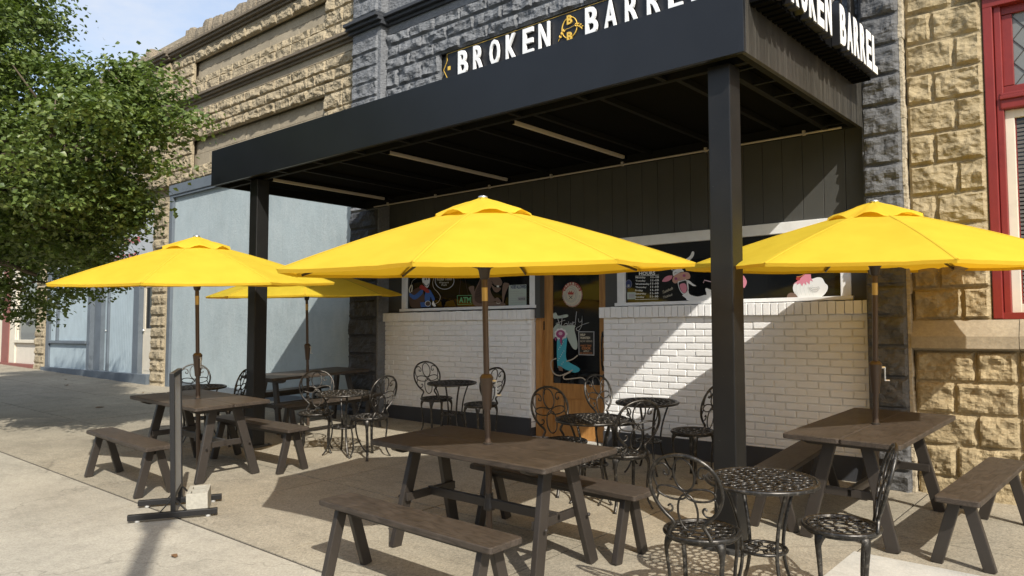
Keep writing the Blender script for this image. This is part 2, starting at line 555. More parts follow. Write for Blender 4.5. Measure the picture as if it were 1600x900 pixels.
def catmull(pts, n=6, closed=False):
    P_ = [Vector(p) for p in pts]; N = len(P_); out_ = []
    rng = range(N) if closed else range(N - 1)
    for i in rng:
        if closed: a, b, c, d = P_[i - 1], P_[i], P_[(i + 1) % N], P_[(i + 2) % N]
        else: a, b, c, d = P_[max(i - 1, 0)], P_[i], P_[i + 1], P_[min(i + 2, N - 1)]
        for k in range(n):
            t = k / n
            out_.append(0.5 * ((2 * b) + (c - a) * t + (2 * a - 5 * b + 4 * c - d) * t * t + (3 * b - a - 3 * c + d) * t ** 3))
    if not closed: out_.append(P_[-1])
    return out_

# text as mesh data: list of verts (u, v, depth) and faces
_tc = {}
def text_data(s, offset=0.0, extrude=0.0):
    key = (s, offset, extrude)
    if key in _tc: return _tc[key]
    cu = bpy.data.curves.new('t', 'FONT'); cu.body = s; cu.size = 1.0; cu.offset = offset; cu.extrude = extrude
    cu.resolution_u = 3
    ob = bpy.data.objects.new('t', cu); COL.objects.link(ob)
    dg = bpy.context.evaluated_depsgraph_get(); dg.update()
    me = bpy.data.meshes.new_from_object(ob.evaluated_get(dg))
    vs = [v.co.copy() for v in me.vertices]; fs = [tuple(p.vertices) for p in me.polygons]
    bpy.data.objects.remove(ob); bpy.data.curves.remove(cu); bpy.data.meshes.remove(me)
    xs = [v.x for v in vs]; ys = [v.y for v in vs]
    r = (vs, fs, min(xs), max(xs), min(ys), max(ys))
    _tc[key] = r
    return r
def add_text(mb, s, fn, width, height, offset=0.0, extrude=0.0, mi=None, depth=0.0):
    """fn(u, v, d) -> xyz; text fitted in width x height with its lower left at 0,0; extrude = half depth in metres"""
    vs, fs, x0, x1, y0, y1 = text_data(s, offset, 0.5 if extrude else 0.0)
    kx = width / (x1 - x0); ky = height / (y1 - y0)
    mb.add([fn((v.x - x0) * kx, (v.y - y0) * ky, depth + v.z * 2 * extrude) for v in vs], fs, mi)

# ------------------------------------------------------------------ GROUND
def sheet(name, x0, x1, y0, y1, m, dz=0.0, step=None, kind='structure'):
    mb = MB()
    vs = [(x, y, gz(x, y) + dz) for x, y in ((x0, y0), (x1, y0), (x1, y1), (x0, y1))]
    mb.add(vs, [(0, 1, 2, 3)])
    return tag(mb.build(name, m), kind=kind)
sheet('road', -300, 300, -300, 300, M['asph'], -0.135)
pv = MB()
vs = []
def slab(mb, x0, x1, y0, y1, mi, top=0.0, bot=-0.16):
    v = [(x, y, gz(x, y) + d) for d in (bot, top) for (x, y) in ((x0, y0), (x1, y0), (x1, y1), (x0, y1))]
    mb.add(v, [(3, 2, 1, 0), (4, 5, 6, 7), (0, 1, 5, 4), (1, 2, 6, 5), (2, 3, 7, 6), (3, 0, 4, 7)], mi)
g = 0.016
ys = [-2.2, -0.6, 1.2, 2.96, 4.45, 5.94, 7.9]
xl = -64.0
for j in range(len(ys) - 1):
    y0, y1 = ys[j], ys[j + 1]
    xx = xl
    per = 1.52 if y0 >= 2.9 else 2.6
    off = 0.25 if j % 2 else 0.0
    front = y0 < 2.9
    k = 0
    while xx < 14:
        x1 = xx + per
        if not (j == 4 - 0 and False):
            h = random.uniform(-0.0012, 0.0012)
            slab(pv, xx + g / 2, x1 - g / 2, y0 + g / 2, y1 - (0.016 if abs(y1 - 2.96) < .01 else g / 2), 1 if front else 0, h)
        xx = x1; k += 1
pav = pv.build('pavement', [M['walk'], M['walk2']])
tag(pav, kind='structure')
jt = MB()
slab(jt, xl, 14, -2.2, 7.9, 0, -0.007, -0.15)
tag(jt.build('pavement_joints', M['joint']), kind='structure')
pw = MB(); slab(pw, -1.69, 1.2, 3.4, 5.40, 0, 0.006, 0.0)
tag(pw.build('pavement_patch', M['walkw']), kind='structure')
kb = MB(); slab(kb, xl, 14, -2.36, -2.203, 0, 0.0, -0.16)
tag(kb.build('kerb', M['walk2']), kind='structure')
fp = MB(); slab(fp, -90, 60, -19.5, -15.5, 0, 0.0, -0.16)
tag(fp.build('far_pavement', M['walk2']), kind='structure')

# ------------------------------------------------------------------ stone walls with real relief
def rock(mb, x0, x1, z0, z1, y, amp=0.035, res=0.025, seed=0.0, margin=0.009, mi=0, side=None, lip=True):
    """one rock-faced block facing -Y (side None) or +X (side = x of the face; x0,x1 are then y values)"""
    nx = max(3, int((x1 - x0) / res)); nz_ = max(3, int((z1 - z0) / res))
    vs = []; fs = []
    a = x0 + margin / 2; b = x1 - margin / 2; c = z0 + margin / 2; d = z1 - margin / 2
    for j in range(nz_ + 1):
        for i in range(nx + 1):
            u = a + (b - a) * i / nx; v_ = c + (d - c) * j / nz_
            e = min(u - a, b - u, v_ - c, d - v_)
            ed = max(0.0, min(1.0, (e - 0.007) / 0.016))
            if i in (0, nx) or j in (0, nz_): h = -0.004
            else:
                p = Vector((u * 5.6 + seed, v_ * 8.0 + seed * 1.7, seed + y))
                F = noise.voronoi(p)[0]
                n1 = noise.noise(Vector((u * 6 + seed, v_ * 8, 3.1)))
                n2 = noise.noise(Vector((u * 24 + seed, v_ * 27, 1.1)))
                n3 = abs(noise.noise(Vector((u * 13 + seed, v_ * 15, 5.1))))
                h = 0.004 + ed * amp * (0.30 + 1.35 * (F[0] - 0.22) + 0.60 * n1 + 0.55 * n3 + 0.16 * n2)
                h = max(h, 0.003)
                pass
            if side is None: vs.append((u, y - h, v_))
            else: vs.append((side + h, u, v_))
    for j in range(nz_):
        for i in range(nx):
            q = j * (nx + 1) + i
            fs.append((q, q + 1, q + nx + 2, q + nx + 1))
    mb.add(vs, fs, mi)

def rock_wall(mb, x0, x1, z0, z1, y, course=0.27, blen=0.5, phase=0.0, zoff=0.0, amp=0.035, res=0.025, mi=0, alt=None, z_top_exact=True):
    mb.box(x0 + .001, x1 - .001, y + 0.001, y + 0.04, z0, z1 - .001, mi)
    """courses of rock-faced blocks; zoff aligns the joints"""
    k0 = math.floor((z0 - zoff) / course)
    z = zoff + k0 * course; r = k0
    while z < z1 - 0.01:
        za = max(z, z0); zb = min(z + course, z1)
        if zb - za > 0.05:
            xs_ = [x0]
            if alt:
                pat = alt if r % 2 == 0 else alt[::-1]
                x = x0; i = 0
                while x < x1 - 0.06:
                    x = min(x + pat[i % len(pat)], x1); xs_.append(x); i += 1
            else:
                st = x0 - (blen * 0.5 if r % 2 else 0.0) + phase
                while st < x1 - 0.12:
                    st += blen
                    if st > x0 + 0.1: xs_.append(min(st, x1))
            if xs_[-1] < x1 - 1e-4: xs_[-1] = x1
            for i in range(len(xs_) - 1):
                rock(mb, xs_[i], xs_[i + 1], za, zb, y, amp * random.uniform(0.85, 1.1), res, seed=random.choice([1.3, 7.7, 12.1, 23.9, 31.3]) - xs_[i] * 5.0 * 0, mi=mi)
        z += course; r += 1
def ashlar(mb, x0, x1, z0, z1, y, course=0.27, blen=0.52, mi=0):
    """smooth blocks with fine joints"""
    n = max(1, round((z1 - z0) / course)); hh = (z1 - z0) / n
    for r in range(n):
        x = x0 - (blen / 2 if r % 2 else 0)
        while x < x1 - 0.02:
            a = max(x, x0); b = min(x + blen, x1)
            if b - a > 0.03:
                d = random.uniform(-0.003, 0.003)
                mb.box(a + .003, b - .003, y + d, y + 0.03, z0 + r * hh + .003, z0 + (r + 1) * hh - .003, mi, 0.003)
            x += blen

# ------------------------------------------------------------------ LEFT TAN BUILDING
tb = thing('tan_stone_building', 'long tan rock-faced stone building with pale blue and beige shopfronts at street level', 'building', (-20, WY + 1, 0.3))
def part(mb, name, mats, parent, smooth=False, label=None):
    o = mb.build(name, mats, None, smooth)
    o.parent = parent
    o.matrix_parent_inverse = parent_inv(parent)
    if label: o['label'] = label
    return o
def parent_inv(p):
    m = Matrix.Identity(4)
    q = p
    while q is not None:
        m = Matrix.LocRotScale(q.location, q.rotation_euler, q.scale) @ (q.matrix_parent_inverse.inverted() if False else Matrix.Identity(4)) @ m if q.parent is None else m
        q = q.parent
    return m.inverted()

XL, XR = -34.0, -9.6
ZT = 7.42     # top of upper cornice
mb = MB()
mb.box(XL, XR, WY + 0.13, WY + 9, 4.4, 7.85)              # solid core of the upper wall
mb.box(XL, XR, WY + 0.6, WY + 9, -1.5, 4.4)
part(mb, 'core_wall', M['tan_smooth'], tb)

mb = MB()
bays = [(-16.0, -9.6), (-23.7, -16.7), (-31.0, -24.4)]
for bi, (a, b) in enumerate(bays):
    rs = 0.022 if bi == 0 else 0.045
    pa, pb = a + 0.95, b - 0.92
    zoff = 4.62
    # two rows under the low panel, the sides of it, three rows above
    rock_wall(mb, a, b, 4.62, 4.89, WY, 0.27, 0.5, 0, zoff, 0.04, rs)
    rock_wall(mb, a, pa, 4.89, 5.43, WY, 0.27, 0.5, 0, zoff, 0.04, rs)
    rock_wall(mb, pb, b, 4.89, 5.43, WY, 0.27, 0.5, 0, zoff, 0.04, rs)
    rock_wall(mb, a, b, 5.43, 6.0, WY, 0.27 * 0.7037, 0.5, 0, 5.43, 0.04, rs) if False else None
    rock_wall(mb, a, b, 5.43, 6.03, WY, 0.2, 0.5, 0, 5.43, 0.042, rs)
    # between the cornices
    rock_wall(mb, a, b, 6.34, 6.55, WY, 0.21, 0.5, 0, 6.34, 0.035, rs)
    rock_wall(mb, a, pa, 6.55, 7.06, WY, 0.255, 0.5, 0, 6.55, 0.035, rs)
    rock_wall(mb, pb, b, 6.55, 7.06, WY, 0.255, 0.5, 0, 6.55, 0.035, rs)
    rock_wall(mb, a, b, 7.06, 7.26, WY, 0.20, 0.5, 0, 7.06, 0.04, rs)
    rock_wall(mb, pa, pb, 6.55, 6.72, WY + 0.05, 0.17, 0.5, 0, 6.55, 0.04, rs)
for (a, b) in [(-16.7, -16.0), (-24.4, -23.7)]:
    rs = 0.04
    rock_wall(mb, a, b, 4.62, 6.03, WY - 0.07, 0.235, 0.35, 0, 4.62, 0.03, rs)
    rock_wall(mb, a, b, 6.34, 7.26, WY - 0.07, 0.23, 0.35, 0, 6.34, 0.03, rs)
    mb.box(a, b, WY - 0.06, WY + 0.12, 4.62, 7.26, 0)
part(mb, 'rock_faced_wall', M['tan'], tb)

mb = MB()
for (a, b) in bays:
    pa, pb = a + 0.95, b - 0.92
    ashlar(mb, pa, pb, 4.89, 5.43, WY + 0.095, 0.27, 0.55)
    ashlar(mb, pa, pb, 6.72, 7.06, WY + 0.095, 0.17, 0.9)
    mb.box(a, b, WY - 0.01, WY + 0.12, 6.03, 6.15, 0)
    mb.box(a, b, WY - 0.005, WY + 0.12, 7.26, 7.31, 0)
part(mb, 'recessed_panel', M['tan_smooth'], tb)
mb = MB()
def cornice(mb, a, b, z0, y, hs, mi=0):
    z = z0
    for h, p in hs:
        mb.box(a, b, y - p, y + 0.1, z, z + h - 0.001, mi, 0.006); z += h
for (a, b) in [(XL, -24.4), (-23.7, -16.7), (-16.0, -9.62)]:
    cornice(mb, a, b, 6.15, WY, [(0.05, 0.05), (0.05, 0.10), (0.05, 0.14), (0.03, 0.08)])
    cornice(mb, a, b, 7.31, WY, [(0.05, 0.06), (0.05, 0.12), (0.05, 0.16), (0.03, 0.1)])
for (a, b) in [(-16.7, -16.0), (-24.4, -23.7)]:
    cornice(mb, a - .05, b + .05, 6.153, WY - 0.07, [(0.05, 0.05), (0.05, 0.10), (0.05, 0.14), (0.03, 0.08)])
    cornice(mb, a - .06, b + .06, 7.313, WY - 0.07, [(0.05, 0.06), (0.05, 0.12), (0.05, 0.16), (0.03, 0.1)])
part(mb, 'cornice', M['corn'], tb)
mb = MB()
x = -31.0
while x < -9.7:
    L = random.uniform(0.26, 0.5); e = min(x + L, -9.62)
    top = 7.80 + random.uniform(-0.05, 0.05) - (0.12 if -17.4 < x < -15.8 else 0) 
    if x < -17.4: top += 0.02
    nx = 6
    vs = []; fs = []
    for i in range(nx + 1):
        u = x + (e - x) * i / nx
        edge = 0.03 if i in (0, nx) else 0
        t = top - edge + random.uniform(-0.02, 0.02)
        yy = WY - 0.02 + random.uniform(-0.02, 0.01) + edge * 0.6
        vs += [(u, yy, 7.485), (u, yy - 0.01 + random.uniform(-.012, .012), 7.62), (u, yy + 0.01, t - 0.02), (u, yy + 0.05, t), (u, WY + 0.3, t), (u, WY + 0.3, 7.485)]
    for i in range(nx):
        for k in range(6):
            k2 = (k + 1) % 6
            fs.append((i * 6 + k, (i + 1) * 6 + k, (i + 1) * 6 + k2, i * 6 + k2))
    fs.append((0, 1, 2, 3, 4, 5)); fs.append(tuple(nx * 6 + k for k in range(5, -1, -1)))
    mb.add(vs, fs)
    x = e
part(mb, 'parapet', M['weath'], tb)

# ground floor: blue plaster wall beside the canopy
mb = MB()
mb.box(-15.86, -9.6, WY + 0.06, WY + 0.4, -0.2, 4.40)
part(mb, 'blue_plaster_wall', M['blue'], tb)
mb = MB()
mb.box(-16.0, -9.6, WY - 0.02, WY + 0.1, 4.41, 4.62, 0, 0.01)
mb.box(-16.0, -9.6, WY + 0.0, WY + 0.1, 4.36, 4.409, 0, 0.004)
mb.box(-16.005, -15.86, WY + 0.0, WY + 0.12, 0.3, 4.36, 0, 0.006)
mb.box(-16.7, -9.6, WY - 0.03, WY + 0.1, 0.05, 0.47, 0, 0.012) if False else None
for i in range(13):     # stepped plinth following the slope
    xa = -16.0 + i * 0.5
    zt = gz(xa, WY) + 0.13
    mb.box(xa, xa + 0.5, WY + 0.02, WY + 0.1, gz(xa + .5, WY) - 0.1, zt, 0)
part(mb, 'slate_blue_trim', M['trim'], tb)

# stone piers on the ground floor
mb = MB()
for (a, b) in [(-16.67, -16.005), (-23.76, -23.06)]:
    mb = MB()
    mb.box(a + .005, b - .005, WY + 0.0, WY + 0.5, -0.1, 4.4)
    rock_wall(mb, a, b, 0.1, 4.3, WY - 0.02, 0.235, 0.9, 0, 0.0, 0.035, 0.045)
    part(mb, 'stone_pier', M['tan'], tb)

# second bay: blue boarded shopfront
def boards(mb, x0, x1, z0, z1, y, w=0.09, mi=0, depth=0.02):
    n = max(1, round((x1 - x0) / w)); ww = (x1 - x0) / n
    for i in range(n):
        mb.box(x0 + i * ww + .002, x0 + (i + 1) * ww - .002, y, y + depth, z0, z1, mi, 0.003)
mb = MB()
boards(mb, -19.1, -17.63, 0.62, 3.1, WY + 0.08)
boards(mb, -22.5, -20.24, 1.33, 3.1, WY + 0.12)
boards(mb, -22.8, -20.24, 0.62, 1.25, WY + 0.04)
mb.box(-22.8, -22.52, WY + 0.05, WY + 0.1, 1.33, 3.1)
mb.box(-23.05, -16.68, WY + 0.2, WY + 0.5, -.1, 4.4)
part(mb, 'boarded_panel', M['blueboard'], tb)
mb = MB()
mb.box(-17.63, -17.34, WY + 0.0, WY + 0.2, 0.55, 3.1, 0, .006)
mb.box(-20.24, -20.05, WY + 0.0, WY + 0.2, 0.55, 3.1, 0, .006)
mb.box(-20.05, -19.66, WY + 0.1, WY + 0.2, 0.55, 3.1, 0)
mb.box(-19.14, -19.06, WY + 0.03, WY + 0.2, 0.55, 3.1, 0, .006)
mb.box(-23.05, -22.8, WY + 0.0, WY + 0.2, 0.55, 4.3, 0, .006)
mb.box(-22.52, -22.42, WY + 0.06, WY + 0.12, 1.33, 3.1, 0, .006)
mb.box(-22.8, -20.24, WY - 0.03, WY + 0.12, 1.255, 1.325, 0, .01)
mb.box(-23.05, -16.68, WY - 0.02, WY + 0.3, 3.11, 3.2, 0, .01)
for i in range(13):
    xa = -23.05 + i * 0.49
    mb.box(xa, xa + 0.49, WY - 0.10, WY + 0.3, gz(xa + .5, WY) - 0.1, gz(-19, WY) + 0.16, 0)
part(mb, 'shopfront_trim', M['trim'], tb)
mb = MB()
mb.box(-23.0, -16.7, WY + 0.03, WY + 0.1, 3.21, 4.36, 0)
sgn = part(mb, 'signboard', M['signgrey'], tb)
mb = MB()
def fw(X, Z, Y):    # text frame on a wall facing -Y
    return lambda u, v, d: (X + u, Y - d, Z + v)
add_text(mb, 'BUTCHER', fw(-18.95, 3.55, WY + 0.022), 1.55, 0.13, 0.02)
add_text(mb, '&', fw(-18.35, 3.40, WY + 0.022), 0.08, 0.09, 0.02)
add_text(mb, 'PROCESSING', fw(-18.97, 3.21, WY + 0.022), 1.38, 0.115, 0.02)
part(mb, 'red_lettering', M['rededge'], tb)
# doors of the second bay
def panel_door(x0, x1, z0, z1, y, m, glassz=None, knob_right=False, label=None):
    mb = MB()
    if glassz is None:
        mb.box(x0, x1, y, y + 0.05, z0, z1, 0, .005)
        mb.box(x0 + .1, x1 - .1, y - .008, y, z0 + .15, z0 + .9, 0, .004)
        mb.box(x0 + .1, x1 - .1, y - .008, y, z0 + 1.05, z1 - .15, 0, .004)
    else:
        mb.box(x0, x1, y, y + 0.05, z0, glassz, 0, .005)
        mb.box(x0 + .1, x1 - .1, y - .008, y, z0 + .1, glassz - .12, 0, .004)
        mb.box(x0, x0 + .09, y, y + .05, glassz, z1, 0); mb.box(x1 - .09, x1, y, y + .05, glassz, z1, 0)
        mb.box(x0, x1, y, y + .05, z1 - .09, z1 + .001, 0)
    d = part(mb, 'door', m, tb, label=label)
    if glassz:
        g_ = MB(); g_.box(x0 + .09, x1 - .09, y + .02, y + .03, glassz, z1 - .09)
        part2(g_, 'door_glass', M['glass'], d)
    k = MB(); kx = x1 - .06 if knob_right else x0 + .06
    k.lathe([(0.01, 0), (0.03, 0.012), (0.03, 0.03), (0.012, 0.045)], 10)
    k.v = [(kx + v[0], y - v[2], z0 + 0.98 + v[1]) for v in k.v]
    part2(k, 'handle', M['silver'], d, True)
    return d
def part2(mb, name, mats, parent, smooth=False, label=None):
    o = mb.build(name, mats, None, smooth)
    o.parent = parent           # parents built in world coordinates share the thing's inverse
    if label: o['label'] = label
    return o
panel_door(-17.33, -16.71, 0.6, 2.62, WY + 0.1, M['cream'], 1.62, label='white door with a glass upper half')
panel_door(-19.66, -19.15, 0.6, 3.05, WY + 0.22, M['white'], None, label='plain narrow white door')
# third bay: beige shopfront
mb = MB()
boards(mb, -25.6, -23.78, 0.66, 1.24, WY + 0.06, 0.11)
mb.box(-34, -23.77, WY + 0.3, WY + 0.6, -.1, 4.4)
part(mb, 'beige_boards', M['beige'], tb)
mb = MB()
mb.box(-26.1, -25.6, WY + 0.02, WY + 0.3, .66, 4.3, 0, .008)
mb.box(-25.6, -23.77, WY - 0.02, WY + 0.12, 1.25, 1.34, 0, .01)
mb.box(-25.6, -23.77, WY + 0.02, WY + 0.12, 3.3, 4.3, 0, .01)
mb.box(-25.6, -25.5, WY + 0.04, WY + 0.12, 1.34, 3.3, 0, .006)
mb.box(-29.0, -26.75, WY + 0.02, WY + 0.3, .66, 4.3, 0, .008)
part(mb, 'cream_frame', M['cream'], tb)
mb = MB(); mb.box(-25.5, -23.77, WY + 0.09, WY + 0.11, 1.34, 3.3)
wd = part(mb, 'shop_window', M['glass2'], tb)
mb = MB()
add_text(mb, 'Custom', fw(-24.95, 2.02, WY + 0.084), 0.66, 0.15, 0.03)
add_text(mb, 'Garden', fw(-24.92, 1.76, WY + 0.084), 0.62, 0.15, 0.03)
part(mb, 'window_lettering', P['black'], tb)
mb = MB()
mb.box(-26.75, -26.1, WY + 0.0, WY + 0.3, .5, 4.3, 0, .01)
for i in range(6):
    xa = -26.9 + i * 0.52
    mb.box(xa, min(xa + 0.52, -23.77), WY - 0.06, WY + 0.3, gz(xa + .5, WY) - 0.1, 0.655, 0)
part(mb, 'brown_red_trim', M['brownred'], tb)
# long horns drawn on the sign
mb = MB()
hl = catmull([(-18.95, 0, 3.22), (-19.1, 0, 3.12), (-19.0, 0, 3.02), (-18.8, 0, 2.9)], 4)
for pts in ([(-19.35, 3.18), (-19.28, 3.06), (-19.1, 2.99), (-18.85, 2.985), (-18.3, 3.0)], [(-18.3, 3.0), (-17.95, 3.02), (-17.75, 3.08), (-17.6, 3.19), (-17.35, 3.26)], [(-17.35, 3.26), (-17.5, 3.14), (-17.65, 3.0), (-17.85, 2.93)]):
    mb.tube([(p.x, WY - 0.025, p.z + 0.06) for p in catmull([(a, 0, b) for a, b in pts], 5)], 0.012, 5)
part(mb, 'horn_drawing', P['black'], tb)

# ------------------------------------------------------------------ GREY RESTAURANT BUILDING
rb = thing('grey_restaurant_building', 'grey painted stone building with white brick shopfront under the black canopy', 'building', (-5.5, WY + 1, 0.3))
GL, GR = -9.6, -1.76
mb = MB()
mb.box(GL + .02, -2.0, WY + 0.14, WY + 9, 3.3, 9.5)
mb.box(GL + .02, -1.9, WY + 0.5, WY + 9, -.3, 3.3)
part(mb, 'core_wall', M['grey_d'], rb)
mb = MB()
rs = 0.026
x0_, x1_ = -8.92, -2.13
zo = 5.46
rock_wall(mb, x0_, x1_, 3.70, 4.65, WY, 0.26, 0.52, 0, zo, 0.042, 0.04)
rock_wall(mb, x0_, -7.78, 4.65, 5.46, WY, 0.27, 0.52, 0, zo, 0.042, rs)
rock_wall(mb, -3.2, x1_, 4.65, 5.46, WY, 0.27, 0.52, 0, zo, 0.042, rs)
rock_wall(mb, x0_, x1_, 5.46, 6.03, WY, 0.19, 0.52, 0, zo, 0.042, rs)
part(mb, 'rock_faced_wall', M['grey'], rb)
mb = MB()
rock_wall(mb, x0_, x1_, 6.75, 9.3, WY, 0.27, 0.52, 0, 6.75, 0.042, 0.05)
part(mb, 'rock_faced_wall', M['grey'], rb)
mb = MB()
mb.box(x0_, x1_, WY + 0.10, WY + 0.14, 4.5, 5.46)       # smooth back of the sign recess
mb.box(x0_, x1_, WY - 0.01, WY + 0.14, 6.03, 6.15)
mb.box(x0_, x1_, WY - 0.0, WY + 0.14, 6.34, 6.75)
part(mb, 'smooth_band', M['grey'], rb)
mb = MB()
PY = WY - 0.14
mb.box(GL, -8.92, PY, WY + 0.6, -0.1, 9.5)
rock_wall(mb, GL, -8.98, 3.36, 6.03, PY, 0.235, 2.0, 0, 6.03, 0.03, 0.026)
rock_wall(mb, GL, -8.98, 6.37, 9.3, PY, 0.27, 2.0, 0, 6.37, 0.03, 0.04)
part(mb, 'stone_pier', M['grey'], rb)
mb = MB()
rock_wall(mb, GL, -8.95, 0.2, 3.36, PY - 0.004, 0.27, 2.0, 0, 3.36, 0.035, 0.03)
o = part(mb, 'stone_pier', M['grey_d'], rb, label='charcoal painted stone pier at the blue wall')
mb = MB()
RY = WY - 0.09
mb.box(-2.12, -1.80, RY, WY + 0.6, -0.1, 9.5)
rock_wall(mb, -2.12, -1.79, 0.05, 9.3, RY, 0.27, 2.0, 0, 0.04, 0.038, 0.02)
part(mb, 'stone_pier', M['grey_m'], rb, label='charcoal painted stone pier beside the golden stone')
mb = MB()
for k in range(60):
    z = 0.05 + k * 0.12
    mb.box(-1.795 + random.uniform(-.004, .004), -1.765 + random.uniform(-.006, .006), RY + 0.01 + random.uniform(-.012, .006), WY + 0.1, z, z + 0.12, 0)
part(mb, 'mortar_seam', M['mortar'], rb)
mb = MB()
cornice(mb, x0_, x1_, 6.15, WY, [(0.05, 0.05), (0.05, 0.11), (0.05, 0.16), (0.03, 0.1)])
cornice(mb, GL - .06, -8.85, 6.153, PY, [(0.05, 0.05), (0.05, 0.11), (0.05, 0.16), (0.03, 0.1)])
part(mb, 'cornice', M['grey_corn'], rb)

# siding over the windows
mb = MB()
SY = WY + 0.06
boards(mb, -8.95, -2.12, 2.60, 3.80, SY, 0.20, 0, 0.03)
mb.box(-8.95, -2.12, SY + 0.03, SY + 0.1, 2.60, 3.80)
mb.box(-8.95, -8.58, SY, SY + 0.08, 1.83, 2.60)
mb.box(-6.07, -5.99, SY - 0.03, SY + 0.08, 1.70, 2.60)
mb.box(-5.03, -4.86, SY - 0.01, SY + 0.08, 1.80, 2.60)
mb.box(-2.29, -2.12, SY - 0.01, SY + 0.08, 1.80, 2.60)
mb.box(-2.30, -2.12, SY + 0.08, SY + 0.2, 1.80, 3.4)
part(mb, 'siding', M['siding'], rb)

# white painted brick walls
def brick_wall(x0, x1, parent, endright=False):
    mb = MB()
    yb = WY + 0.0145
    mb.box(x0, x1, yb, WY + 0.30, 0.0, 1.69)
    zb = 0.34; n = int(round((1.69 - zb) / 0.0711)); hh = (1.69 - zb) / n
    for r in range(n):
        z0 = zb + r * hh
        L = 0.212
        x = x0 - (L / 2 if r % 2 else 0) - random.uniform(0, .01)
        while x < x1:
            a = max(x, x0); b = min(x + L, x1)
            if b - a > 0.02:
                j = random.uniform(-.004, .003); t = random.uniform(-.002, .002)
                t2 = random.uniform(-.0025, .0025)
                mt_ = Matrix.Translation((0, 0, 0)) if False else Matrix.Translation(((a + b) / 2, 0, z0 + hh / 2)) @ Matrix.Rotation(random.gauss(0, .006), 4, 'Y') @ Matrix.Translation((-(a + b) / 2, 0, -z0 - hh / 2))
                mb.box(a + .0042 + t2, b - .0042 + t2, WY + j * 1.3, yb + .004, z0 + .004 + t, z0 + hh - .004 + t, 0, 0.009, mt_)
            x += L
    # rowlock cap
    x = x0 - 0.03
    while x < x1 + (0.03 if endright else 0):
        b = x + 0.078
        j = random.uniform(-.003, .003)
        mb.box(x + .003, min(b, x1 + .03) - .003, WY - 0.045 + j, WY + 0.32, 1.685 + j, 1.808 + j, 0, 0.007)
        x = b
    if endright:      # return face with brick ends
        for r in range(n):
            z0 = zb + r * hh
            mb.box(x1 - .01, x1 + .006, WY + .012, WY + .1, z0 + .004, z0 + hh - .004, 0, 0.004)
            mb.box(x1 - .01, x1 + .006, WY + .108, WY + .3, z0 + .004, z0 + hh - .004, 0, 0.004)
    o = part(mb, 'brick_wall', M['brick'], parent)
    # dark painted base, cut to the slope
    mb = MB()
    za, zb2 = 0.21, 0.21
    v = []
    for y in (WY - 0.012, WY + 0.31):
        v += [(x0 - .001, y, gz(x0, y) - .05), (x1 + .002, y, gz(x1, y) - .05), (x1 + .002, y, gz(x1, WY) + za + 0.02), (x0 - .001, y, gz(x0, WY) + za - 0.02)]
    mb.add(v, [(0, 1, 2, 3), (7, 6, 5, 4), (0, 4, 5, 1), (1, 5, 6, 2), (2, 6, 7, 3), (3, 7, 4, 0)])
    part(mb, 'painted_base', M['dado'], parent)
brick_wall(-8.93, -6.12, rb, True)
brick_wall(-5.03, -2.125, rb)

# windows
GY = WY + 0.075
def window(x0, x1, z0, z1, mull=()):
    mb = MB()
    t = 0.095; y0 = WY + 0.035; y1 = WY + 0.13
    mb.box(x0, x0 + t, y0, y1, z0, z1, 0, .006)
    mb.box(x1 - t, x1, y0, y1, z0, z1, 0, .006)
    mb.box(x0, x1, y0 - .003, y1, z1 - .11, z1, 0, .006)
    mb.box(x0 - .02, x1 + .02, y0 - .025, y1, z0 - .003, z0 + 0.035, 0, .006)
    for m_ in mull: mb.box(m_ - .03, m_ + .03, y0 + .01, y1, z0, z1, 0, .005)
    o = part(mb, 'window', M['white'], rb)
    g_ = MB(); g_.box(x0 + t - .004, x1 - t + .004, GY, GY + .01, z0 + .03, z1 - .1)
    part2(g_, 'pane', M['glass'], o)
    return o
